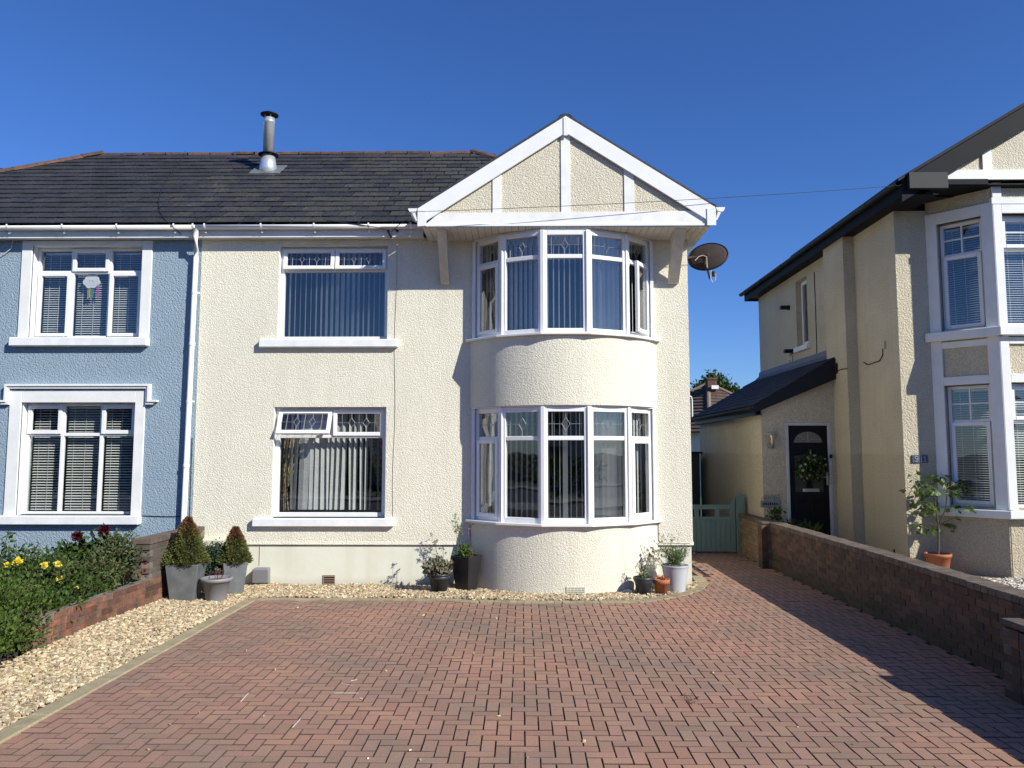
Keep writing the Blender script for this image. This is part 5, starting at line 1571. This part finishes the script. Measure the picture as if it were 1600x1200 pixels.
# ================================================================== PLANTS AND POTS
def pot(prof, c, mat, parent, name='pot', seg=28):
    o = lathe_obj(name, prof, c, mat, parent, seg); return o
def square_pot(c, wb, wt, h, mat, parent, rot=0, seg=4, name='planter'):
    M_ = Matrix.Translation(c) @ Matrix.Rotation(R(rot), 4, 'Z')
    mb = MB(M_)
    b, t = wb / 2, wt / 2; ti = t - .018
    vs = [(-b, -b, 0), (b, -b, 0), (b, b, 0), (-b, b, 0), (-t, -t, h), (t, -t, h), (t, t, h), (-t, t, h),
          (-ti, -ti, h), (ti, -ti, h), (ti, ti, h), (-ti, ti, h), (-ti, -ti, h - .05), (ti, -ti, h - .05), (ti, ti, h - .05), (-ti, ti, h - .05)]
    mb.add(vs, [(3, 2, 1, 0), (0, 1, 5, 4), (1, 2, 6, 5), (2, 3, 7, 6), (3, 0, 4, 7), (4, 5, 9, 8), (5, 6, 10, 9), (6, 7, 11, 10), (7, 4, 8, 11), (8, 9, 13, 12), (9, 10, 14, 13), (10, 11, 15, 14), (11, 8, 12, 15)])
    o = mb.build(name, mat, parent, bevel=.006)
    mb = MB(M_); mb.quad((-ti, -ti, h - .05), (ti, -ti, h - .05), (ti, ti, h - .05), (-ti, ti, h - .05)); mb.build('soil', SOIL, parent)
    return o
def soil(c, r_, z, parent, mat=None):
    mb = MB(); mb.lathe([(r_, z - .01), (r_, z)], c, 20); mb.build('soil', mat or SOIL, parent)
def conifer(parent, c, z0, r_, h, n, squash=1.0):
    u = rng.random(n) ** 0.75
    hh = 1 - u
    hh = rng.random(n) ** 1.25
    th = rng.uniform(0, 6.283, n)
    lump = 1 + .10 * np.sin(th * 5 + hh * 9) + .07 * np.sin(th * 11 + hh * 23)
    prof = np.sqrt(np.clip(1 - hh, 0, 1)) * .35 + (1 - hh) * .65
    prof *= np.clip(.72 + hh * 3.5, 0, 1)
    rad = r_ * prof * lump * rng.uniform(.78, 1.05, n)
    rad = np.maximum(rad, .012)
    C = np.c_[c[0] + rad * np.cos(th), c[1] + rad * np.sin(th), z0 + hh * h]
    N = np.c_[np.cos(th), np.sin(th), np.full(n, .45)]
    V, F, rn = leafcloud(C, .030, .42, N=N * 1.5)
    o = npobj('foliage', V, F, parent['mat_'] if 'mat_' in parent else CONIF, parent, rn)
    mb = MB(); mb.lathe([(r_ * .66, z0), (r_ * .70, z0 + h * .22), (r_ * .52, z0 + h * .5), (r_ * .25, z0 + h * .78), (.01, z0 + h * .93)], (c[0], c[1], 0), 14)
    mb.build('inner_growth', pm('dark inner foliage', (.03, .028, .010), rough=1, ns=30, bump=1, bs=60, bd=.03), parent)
    return o
def conmat(name, z0, z1):
    return pm(name, (0.150, 0.160, 0.036), (0.075, 0.095, 0.022), rough=0.75, ns=14, rnd=0.45, transl=0.15, hue=0.02, zramp=(z0, z1, (0.19, 0.080, 0.036), .30))
def ring(r0, h, lip, thick=.012):   # pot profile with rim and inner wall
    return None

# large galvanised planter with cone conifer
c = (-4.49, 10.42); t = thing('potted_conifer', (*c, 0), 'tall bronze tipped cone conifer in large tapered galvanised planter beside the stepped brick wall', 'potted plant', 'potted cone conifers')
square_pot((*c, .01), .30, .42, .50, GALV, t, 6)
cm = conmat('bronzed conifer tall', .84, 1.06)
_c = CONIF; CONIF = cm
conifer(t, c, .48, .275, .62, 15000)
# second: square galvanised planter
c2 = (-4.06, 10.98); t = thing('potted_conifer', (*c2, 0), 'smaller bronze tipped cone conifer in square galvanised planter nearer the meter box', 'potted plant', 'potted cone conifers')
square_pot((*c2, .01), .24, .33, .44, GALV, t, 28)
CONIF = conmat('bronzed conifer small', .72, .88)
conifer(t, (c2[0] + .01, c2[1]), .42, .225, .50, 9000)
CONIF = _c
# dark dwarf shrub between
c3 = (-4.40, 11.0); t = thing('potted_shrub', (*c3, 0), 'dark blue green dwarf shrub in black pot squeezed between the two cone conifers', 'potted plant')
pot([(.10, .01), (.15, .30), (.16, .30), (.14, .29)], (*c3, 0), CHAR, t)
cc = []
for dx, dz in ((-.17, .46), (-.06, .54), (.06, .56), (.14, .50), (-.10, .42), (.05, .43), (.16, .40), (-.02, .60), (.10, .62), (0.0, .36), (-.2, .38)):
    cc.append(np.array([c3[0] + dx, c3[1] - .03, dz]) + rng.normal(0, 1, (420, 3)) * np.array([.05, .06, .05]))
V, F, rn = leafcloud(np.concatenate(cc), .03, .5, up=.4); npobj('foliage', V, F, LEAFB, t, rn)
# grey tub
c = (-4.08, 10.42); t = thing('grey_tub', (*c, 0), 'round grey plastic tub with pebble mulch and bare red stems in front of conifers', 'plant pot')
pot([(.125, .02), (.13, .03), (.175, .27), (.205, .275), (.21, .315), (.20, .32), (.178, .318), (.172, .28)], (*c, 0), GPLAS, t); soil((*c, 0), .178, .285, t, PEBB)
mb = MB()
for k in range(14):
    a = random.uniform(0, 6.28); r_ = random.uniform(0, .12); x, y = c[0] + r_ * math.cos(a), c[1] + r_ * math.sin(a)
    mb.tube([(x, y, .28), (x + random.uniform(-.05, .05), y, .34), (x + random.uniform(-.08, .08), y, .37 + random.uniform(0, .05))], .0025, 4)
mb.build('bare_stems', pm('dark red stems', (.10, .03, .035)), t)
# charcoal pot with sedum
c = (-1.17, 11.12); t = thing('potted_sedum', (*c, 0), 'charcoal round pot of fading grey green sedum with a tall wispy seed stem', 'potted plant')
pot([(.105, .0), (.135, .19), (.148, .195), (.152, .235), (.145, .24), (.158, .245), (.162, .27), (.148, .27), (.142, .24)], (*c, 0), CHAR, t); soil((*c, 0), .14, .235, t)
n = 900; th = rng.uniform(0, 6.28, n); r_ = .20 * np.sqrt(rng.random(n)); C = np.c_[c[0] - .03 + r_ * np.cos(th), c[1] + r_ * .8 * np.sin(th), .26 + rng.random(n) * .16 + (r_ < .1) * .05]
V, F, rn = leafcloud(C, .05, .55, up=1.0); npobj('foliage', V, F, LEAFS, t, rn)
mb = MB()
for k in range(40):
    a = random.uniform(0, 6.28); q = random.uniform(.03, .2); mb.tube([(c[0], c[1], .22), (c[0] + q * math.cos(a) * .7, c[1] + q * math.sin(a) * .6, .32), (c[0] - .03 + q * math.cos(a), c[1] + q * math.sin(a) * .8, .42)], .004, 4)
mb.build('stems', STEM, t)
def wisps(par, base, tops, r_=.0022, head=.015, nh=10, mat=None, hm=None, spread=.03, branch=3):
    mb = MB(); hc = []
    for tp in tops:
        b = Vector(base) + Vector((random.uniform(-.04, .04), random.uniform(-.03, .03), 0)); tp = Vector(tp)
        m_ = b.lerp(tp, .5) + Vector((random.uniform(-.03, .03), random.uniform(-.03, .03), 0))
        mb.tube([b, m_, tp], r_ * 1.3, 4, r_ * .7)
        hc.append(tp)
        for k in range(branch):
            s_ = m_.lerp(tp, random.uniform(0, .9)); e = s_ + Vector((random.uniform(-.07, .07), random.uniform(-.05, .05), random.uniform(.03, .10)))
            mb.tube([s_, e], r_ * .7, 3); hc.append(e)
    mb.build('wispy_stems', mat or STEM, par, kind='stuff')
    C = np.repeat(np.array([tuple(h) for h in hc]), nh, 0) + rng.normal(0, 1, (len(hc) * nh, 3)) * head * .35
    V, F, rn = leafcloud(C, head, .6); npobj('seed_heads', V, F, hm or DEADF, par, rn, kind='stuff')
wisps(t, (c[0], c[1], .3), [at(673, 834, Y=11.2), at(661, 856, Y=11.15), at(671, 858, Y=11.15), at(680, 846, Y=11.2), at(693, 858, Y=11.1)], head=.022)
# black square planter with tall weed
c = (-.80, 11.30); t = thing('square_planter', (*c, 0), 'tall black slate square planter with fern leaves and one very tall green stalk', 'potted plant')
square_pot((*c, .0), .22, .33, .50, SLATEP, t, -32)
n = 420; C = np.c_[c[0] - .02 + rng.normal(0, .05, n), c[1] + rng.normal(0, .05, n), .48 + np.abs(rng.normal(0, .07, n))]
V, F, rn = leafcloud(C, .05, .35, up=.9); npobj('foliage', V, F, LEAFG, t, rn)
wisps(t, (c[0] - .06, c[1], .45), [at(710, 806, Y=11.25), at(714, 822, Y=11.25)], r_=.003, mat=pm('pale green stalk', (.16, .19, .07)), hm=pm('pale small leaves', (.14, .18, .07), rough=.8), head=.02, nh=8, branch=12)
wisps(t, (c[0] + .07, c[1], .45), [at(732, 826, Y=11.3), at(737, 860, Y=11.2)], mat=pm('red brown stalk', (.20, .09, .05)), head=.012, nh=5, hm=FLP)
# three pots by the right corner
c = (1.68, 11.02); t = thing('charcoal_pot', (*c, 0), 'small charcoal pot with a green seedling at the right of the bay foot', 'potted plant')
c = (1.70, 10.98)
pot([(.092, .0), (.118, .17), (.135, .19), (.128, .20), (.143, .215), (.145, .245), (.132, .25), (.125, .22)], (*c, 0), CHAR, t); soil((*c, 0), .125, .215, t)
n = 110; C = np.c_[c[0] - .01 + rng.normal(0, .03, n), c[1] + rng.normal(0, .03, n), .23 + np.abs(rng.normal(0, .06, n))]
V, F, rn = leafcloud(C, .045, .5, up=.9); npobj('foliage', V, F, LEAFG, t, rn)
wisps(t, (c[0], c[1], .22), [at(993, 888, Y=10.98), at(1000, 880, Y=10.98)], head=.012)
c = (1.955, 11.0); t = thing('terracotta_pot', (*c, 0), 'small terracotta pot of dried orange leaves between charcoal and pale grey pots', 'potted plant')
pot([(.072, .0), (.098, .155), (.115, .157), (.122, .215), (.110, .218), (.102, .18)], (*c, 0), TERRA, t); soil((*c, 0), .10, .185, t)
n = 130; C = np.c_[c[0] + rng.normal(0, .04, n), c[1] + rng.normal(0, .04, n), .19 + np.abs(rng.normal(0, .02, n))]
V, F, rn = leafcloud(C, .04, .6, up=.4); npobj('dried_leaves', V, F, FLO, t, rn)
c = (2.20, 11.25); t = thing('grey_bucket', (*c, 0), 'tall pale grey ribbed bucket of feathery green flowers at the right house corner', 'potted plant')
prof = [(.135, .0)]
for k in range(18): prof += [(.137 + k * .0029, .02 + k * .018), (.1365 + k * .0029, .03 + k * .018)]
pot(prof + [(.195, .35), (.20, .365), (.20, .378), (.186, .378), (.18, .33)], (*c, 0), LGREY, t, 'bucket', 36); soil((*c, 0), .182, .34, t)
n = 1500; th = rng.uniform(0, 6.28, n); hh = rng.random(n); r_ = .15 * np.sqrt(rng.random(n)) * (.5 + hh); C = np.c_[c[0] + r_ * np.cos(th), c[1] + r_ * np.sin(th), .36 + hh * .24]
V, F, rn = leafcloud(C, .045, .16, up=1.2); npobj('foliage', V, F, pm('feathery light green', (.12, .18, .04), (.08, .14, .03), rnd=.4, transl=.25), t, rn)
wisps(t, (c[0], c[1], .42), [at(px, py, Y=11.2) for px, py in ((1030, 833), (1036, 836), (1043, 838), (1050, 836), (1059, 843), (1073, 856), (1070, 862), (1022, 846), (1028, 850), (1064, 858), (1018, 842), (1075, 868))], r_=.002, head=.016, nh=8, branch=2)
n = 60; C = np.c_[c[0] + rng.normal(0, .18, n), c[1] + rng.normal(0, .1, n), .5 + rng.normal(0, .12, n)]
V, F, rn = leafcloud(C, .022, .8); npobj('pink_flowers', V, F, FLP, t, rn)
wisps(t, (c[0] - .15, c[1] - .05, .36), [at(px, py, Y=11.2) for px, py in ((1016, 868), (1020, 862), (1025, 860), (1012, 876), (1022, 874))], r_=.0025, head=.022, nh=12, branch=4)
# ball of debris
mb = MB(); p = at(979, 926, Z=.02); mb.hexa([(p.x - .06, p.y, .02), (p.x + .07, p.y - .02, .02), (p.x + .09, p.y + .03, .03), (p.x - .02, p.y + .05, .02), (p.x - .05, p.y, .05), (p.x + .03, p.y - .01, .07), (p.x + .05, p.y + .03, .06), (p.x - .01, p.y + .04, .05)])
mb.build('pale_stone', STONE2, None, label='single larger pale stone lying left of the charcoal pot', cat='stone', org=(p.x, p.y, 0))

# sapling in terracotta pot on the right
b = at(1467, 897, Z=G0); c = (b.x, b.y)
t = thing('potted_sapling', (*c, G0), 'young fig like sapling in orange terracotta pot beside the canted bay of number 91', 'potted tree')
pot([(.125, 0), (.128, .01), (.175, .26), (.185, .262), (.19, .31), (.175, .312), (.168, .27)], (*c, G0), TERRA, t); soil((*c, G0), .17, .27, t, PEBB)
def br(a, b_, r0, r1):
    a, b_ = Vector(a), Vector(b_); m_ = a.lerp(b_, .5) + Vector((random.uniform(-.02, .02), random.uniform(-.03, .03), random.uniform(-.02, .02)))
    mb = MB(); mb.tube([a, m_, b_], r0, 7, r1); return mb
mb = MB(); T0 = Vector((c[0] + .0, c[1], G0 + .26)); T1 = at(1466, 820, Y=c[1])
mb.tube([T0, T0.lerp(T1, .5) + Vector((.01, 0, 0)), T1], .019, 8, .014); mb.build('trunk', BARK, t)
tips = [(1424, 745), (1432, 735), (1452, 735), (1470, 738), (1487, 752), (1415, 762), (1440, 770), (1455, 765), (1497, 768), (1508, 756), (1517, 752), (1438, 800), (1445, 828), (1498, 822), (1430, 820), (1526, 800), (1510, 790), (1460, 790), (1443, 785), (1425, 780)]
leaf_me = []
lvv = [(0, 0, 0), (.25, .05, .01), (.5, .30, .0), (.75, .42, -.02), (1, .25, -.05), (1.12, 0, -.10), (1, -.25, -.05), (.75, -.42, -.02), (.5, -.30, 0), (.25, -.05, .01), (.6, 0, .04)]
lff = [(0, 1, 10), (1, 2, 10), (2, 3, 10), (3, 4, 10), (4, 5, 10), (5, 6, 10), (6, 7, 10), (7, 8, 10), (8, 9, 10), (9, 0, 10)]
mLf = bpy.data.meshes.new('leaf'); mLf.from_pydata([(x * .098, y * .098, z * .098) for x, y, z in lvv], [], lff)
mLf.materials.append(pm('sapling leaf', (.12, .19, .042), (.08, .14, .03), rough=.5, rnd=.45, transl=.35, hue=.015))
F1 = at(1458, 770, Y=c[1]); F2 = at(1480, 762, Y=c[1] - .1)
mb = MB(); mb.tube([T1, F1], .012, 6, .007); mb.tube([T1 + Vector((0, 0, -.02)), T1.lerp(F2, .5) + Vector((.05, 0, -.03)), F2], .011, 6, .006)
nodes = [T1, T1.lerp(F1, .5), F1, F2]
for (px, py) in tips:
    tp = at(px, py, Y=c[1] + random.uniform(-.2, .2))
    nn = min(nodes, key=lambda q: (q - tp).length + (0.3 if q.z > tp.z + .05 else 0))
    mid = nn.lerp(tp, .5) + Vector((0, random.uniform(-.03, .03), .03)); mb.tube([nn, mid, tp], .005, 5, .0025)
    for k in range(11):
        q = nn.lerp(tp, random.uniform(.35, 1.05)) + Vector((random.gauss(0, .035), random.gauss(0, .04), random.gauss(0, .03)))
        s_ = random.uniform(.7, 1.25)
        o = piece('leaf', mLf, q, (random.uniform(-.9, .9), random.uniform(0.0, 1.1), random.uniform(0, 6.28)), t); o.scale = (s_, s_, s_)
mb.build('branches', BARK, t)

# little plants by the black door
for (px, py, lb, mt_, sz) in ((1212, 806, 'tuft of green leaves growing by the wall below the small sign', LEAFG, .14), (1240, 824, 'clump of arching strap leaves at the foot of the black door', LEAFM, .22), (1262, 828, 'spiky grass like plant in front of the black door', LEAFG, .22)):
    p = at(px, py, Y=13.9)
    n = 260 if sz < .2 else 90
    C = np.c_[p.x + rng.normal(0, .06 if sz < .2 else .03, n), 13.9 + rng.normal(0, .03, n), (p.z - .12) + (rng.random(n) * .22 if sz < .2 else rng.random(n) * .03)]
    V, F, rn = leafcloud(C, sz * (.4 if sz < .2 else 1), .5 if sz < .2 else .12, up=1.1 if sz < .2 else 1.5)
    q = npobj('plant', V, F, mt_, None, rn, org=(p.x, 13.9, p.z - .12), label=lb, cat='plant')
mb = MB(); mb.box(4.47, 5.78, 13.7, 14.3, .1, .30); mb.build('planting_bed', EARTH, kind='structure')

# ---- flower bed on the left
def shrub(name, label, blobs, n, size, mat, asp=.55, cat='shrub', up=.3, stems=True):
    """blobs: (x, y, z, rx, ry, rz)"""
    b0 = blobs[0]
    t = thing(name, (b0[0], b0[1], .2), label, cat)
    Cs, Ns = [], []
    tot = sum(b[3] * b[5] for b in blobs)
    for b in blobs:
        k = int(n * b[3] * b[5] / tot)
        d = rng.normal(size=(k, 3)); d /= np.linalg.norm(d, axis=1)[:, None]
        r_ = rng.random((k, 1)) ** .38 * (1 + .22 * np.sin(d[:, :1] * 7 + d[:, 2:3] * 9 + b[0] * 5))
        Cs.append(np.array(b[:3]) + d * r_ * np.array(b[3:6])); Ns.append(d)
    C = np.concatenate(Cs); N = np.concatenate(Ns)
    m_ = C[:, 2] > .2
    # clip what would poke through the wall face towards the gravel, unless it spills over the top
    V, F, rn = leafcloud(C[m_], size, asp, up=up, N=N[m_] * .9)
    npobj('foliage', V, F, mat, t, rn)
    if stems:
        mb = MB()
        for b in blobs:
            for k in range(6):
                d = Vector((random.uniform(-.6, .6) * b[3], random.uniform(-.6, .6) * b[4], random.uniform(.2, .8) * b[5]))
                mb.tube([(b[0] + d.x * .2, b[1] + d.y * .2, .2), Vector(b[:3]) + d * .4, Vector(b[:3]) + d], .007, 5, .003)
        mb.build('stems', STEM, t, kind='stuff')
    return t
def flower(parent, p, r_, mat, n=46, name='flower'):
    C = np.repeat(np.array([tuple(p)]), n, 0) + rng.normal(0, r_ * .15, (n, 3))
    d = rng.normal(size=(n, 3)); d[:, 1] -= .8; d[:, 2] += .3
    V, F, rn = leafcloud(C, r_ * .8, 1.1, N=d, up=0, var=.15)
    npobj(name, V, F, mat, parent, rn)
# yellow rose bush, at the left
rb = shrub('rose_bush', 'yellow flowering rose bush in the bed under the blue house windows', [(-6.9, 9.7, .40, .55, .45, .34), (-6.25, 9.6, .40, .5, .45, .33), (-5.8, 9.4, .40, .40, .4, .33), (-7.3, 9.3, .36, .5, .5, .38), (-6.0, 8.7, .30, .5, .5, .36), (-6.6, 8.6, .30, .6, .5, .38)], 9500, .05, LEAFM)
for (px, py, r_) in ((28, 878, .055), (10, 884, .035), (69, 883, .04), (91, 882, .045), (93, 905, .042), (19, 921, .04), (40, 926, .04), (120, 918, .02), (74, 930, .02)):
    flower(rb, at(px, py, Y=8.75), r_ * 1.15, FLY)
mb = MB()
for (x, y, z) in ((-7.0, 9.8, .92), (-6.5, 9.7, .98), (-6.05, 9.6, .86), (-7.3, 9.4, .88)):
    mb.tube([(x, y, .7), (x + .05, y, z)], .006, 5, .003)
mb.build('shoots', STEM, rb, kind='stuff')
C = np.concatenate([np.c_[np.full(45, x) + rng.normal(0, .05, 45), np.full(45, y) + rng.normal(0, .05, 45), z - rng.random(45) * .30] for (x, y, z) in ((-6.95, 9.8, .94), (-6.45, 9.7, 1.0), (-6.0, 9.6, .88), (-7.25, 9.4, .90))])
V, F, rn = leafcloud(C, .06, .5); npobj('shoot_leaves', V, F, LEAFM, rb, rn, kind='stuff')
# dahlia
dh = shrub('dahlia_plant', 'tall dark leaved dahlia with two deep red flower heads under the window sill', [(-5.85, 10.2, .48, .32, .3, .30), (-5.50, 10.2, .48, .30, .3, .32)], 2200, .085, LEAFD, .5)
mb = MB(); lc = []
for (px, py) in ((120, 838), (144, 828), (165, 832), (182, 836), (190, 848), (132, 848), (155, 845)):
    tp = at(px, py, Y=10.1); b = Vector((-5.65 + (tp.x + 5.65) * .4, 10.15, .5)); mb.tube([b, b.lerp(tp, .6) + Vector((.02, 0, 0)), tp], .008, 5, .005)
    for k in range(20): lc.append(tuple(b.lerp(tp, random.uniform(.35, 1.0))))
mb.build('stems', pm('dark purple stem', (.05, .028, .025)), dh)
V, F, rn = leafcloud(np.array(lc), .12, .36, up=.2); npobj('upper_leaves', V, F, LEAFD, dh, rn)
for (px, py, r_) in ((122, 838, .085), (163, 829, .09)):
    flower(dh, at(px, py, Y=10.05), r_, FLR, 90)
# green bushes behind the wall
s1 = shrub('leafy_shrub', 'rounded mid green shrub leaning on the stepped brick wall below the sill', [(-5.12, 9.9, .62, .30, .35, .34), (-5.15, 9.4, .48, .28, .40, .28), (-5.35, 9.0, .42, .35, .45, .28)], 5200, .045, pm('olive green leaves', (.060, .085, .022), (.085, .10, .030), rough=.6, ns=6, rnd=.5, transl=.2, hue=.02))
for (px, py, r_) in ((226, 891, .032), (220, 895, .024)): flower(s1, at(px, py, Y=9.5), r_, FLR2, 26)
flower(s1, at(226, 878, Y=9.6), .04, FLR, 30); flower(s1, at(198, 900, Y=9.2), .035, FLR, 24)
s2 = shrub('dark_shrub', 'dark small leaved shrub filling the middle of the raised flower bed', [(-5.12, 8.4, .34, .36, .50, .26), (-5.55, 8.9, .40, .5, .5, .34), (-5.0, 8.1, .34, .24, .35, .22), (-5.8, 9.3, .45, .5, .4, .40), (-5.06, 9.0, .36, .28, .4, .22)], 9500, .042, LEAFD)
s3 = shrub('bright_shrub', 'bright green low bushy plant spilling over the end of the stepped brick wall', [(-4.90, 7.15, .22, .46, .50, .34), (-4.80, 6.75, .12, .40, .45, .26), (-4.85, 6.25, .10, .36, .40, .22), (-5.3, 7.8, .36, .50, .50, .38), (-5.15, 7.0, .2, .5, .5, .34), (-4.98, 7.75, .28, .22, .3, .22)], 20000, .034, LEAFG, .6, up=.8)
s4 = shrub('ivy_trail', 'dark reddish trailing leaves hanging over the broken top of the stepped wall', [(-4.80, 7.62, .30, .10, .22, .14), (-4.74, 7.5, .20, .04, .08, .14)], 500, .05, pm('dark reddish leaves', (.045, .03, .02), (.06, .05, .02), rnd=.4), stems=False)

s5 = shrub('low_shrub', 'low dark green ground covering shrub at the left edge of the flower bed', [(-7.6, 7.8, .22, .8, .7, .30), (-6.9, 6.9, .2, .7, .6, .28), (-8.4, 8.8, .25, .8, .7, .35)], 7000, .05, LEAFM, up=.6)
# weeds and litter on the drive
for (px, py, lb) in ((1081, 1096, 'small dry weed growing in a joint of the block driveway'), (247, 988, 'small tuft of weed growing in the golden gravel')):
    p = at(px, py, Z=0)
    n = 40; C = np.c_[p.x + rng.normal(0, .03, n), p.y + rng.normal(0, .06, n), rng.random(n) * .02]
    V, F, rn = leafcloud(C, .035, .3, up=.3); npobj('weed', V, F, pm('dry weed', (.09, .08, .03), rnd=.4) if px > 500 else LEAFM, None, rn, org=(p.x, p.y, 0), label=lb, cat='weed')

# ---- houses across the street behind the camera (mirrored in the panes)
for k in range(5):
    x0 = -32 + k * 13
    oh = thing('street_house', (x0 + 5, -24, 0), 'rendered house with brown hipped roof, %s in the row across the street' % ('leftmost', 'second from the left', 'middle one', 'second from the right', 'rightmost')[k], 'house', 'houses across the street')
    mb = MB(); mb.box(x0, x0 + 10, -31, -24, -.1, 5.2); mb.build('wall', BEIGE if k % 2 else GABLEC, oh)
    mb = MB(); mb.add([(x0 - .3, -23.7, 5.2), (x0 + 10.3, -23.7, 5.2), (x0 + 10.3, -31.3, 5.2), (x0 - .3, -31.3, 5.2), (x0 + 3, -27.5, 7.9), (x0 + 7, -27.5, 7.9)], [(0, 1, 5, 4), (1, 2, 5), (2, 3, 4, 5), (3, 0, 4)]); mb.build('roof', ROOFF, oh)
    for wx in (1.2, 6.6):
        for wz_ in (.9, 3.3):
            mb = MB(); mb.box(x0 + wx, x0 + wx + 2.2, -23.99, -23.95, wz_, wz_ + 1.4); mb.build('window', SLATEP, oh)
mb = MB()
hd = thing('hedge', (0, -13.5, 0), 'clipped privet hedge across the street, out of view behind the photographer', 'hedge')
n = 16000; C = np.c_[rng.uniform(-30, 34, n), -13.5 + rng.normal(0, .45, n), rng.uniform(0, 1.7, n)]
V, F, rn = leafcloud(C, .22, .6); npobj('foliage', V, F, LEAFM, hd, rn)

# bits of white paint left in the joints of the driveway
for (a, b) in (((522, 1083), (560, 1083)), ((533, 1068), (550, 1071)), ((388, 1083), (376, 1097)), ((469, 1124), (457, 1137)), ((548, 1064), (558, 1062))):
    p, q = at(*a, Z=.002), at(*b, Z=.002); d = (q - p).normalized(); n = Vector((-d.y, d.x, 0)) * .002
    mb = MB(); mb.hexa([p - n, q - n, q + n, p + n, p - n + Vector((0, 0, .0025)), q - n + Vector((0, 0, .0025)), q + n + Vector((0, 0, .0025)), p + n + Vector((0, 0, .0025))]); mb.build('paint_streak', WSTONE, drive)
P_ = rng.uniform((-3.4, 5.0), (3.2, 10.2), (34, 2)); V, F, rn = stones(np.c_[P_, np.full(34, .006)], .010, .020, 0)
npobj('loose_chippings', V, F, STONE, drive, rn, kind='stuff')
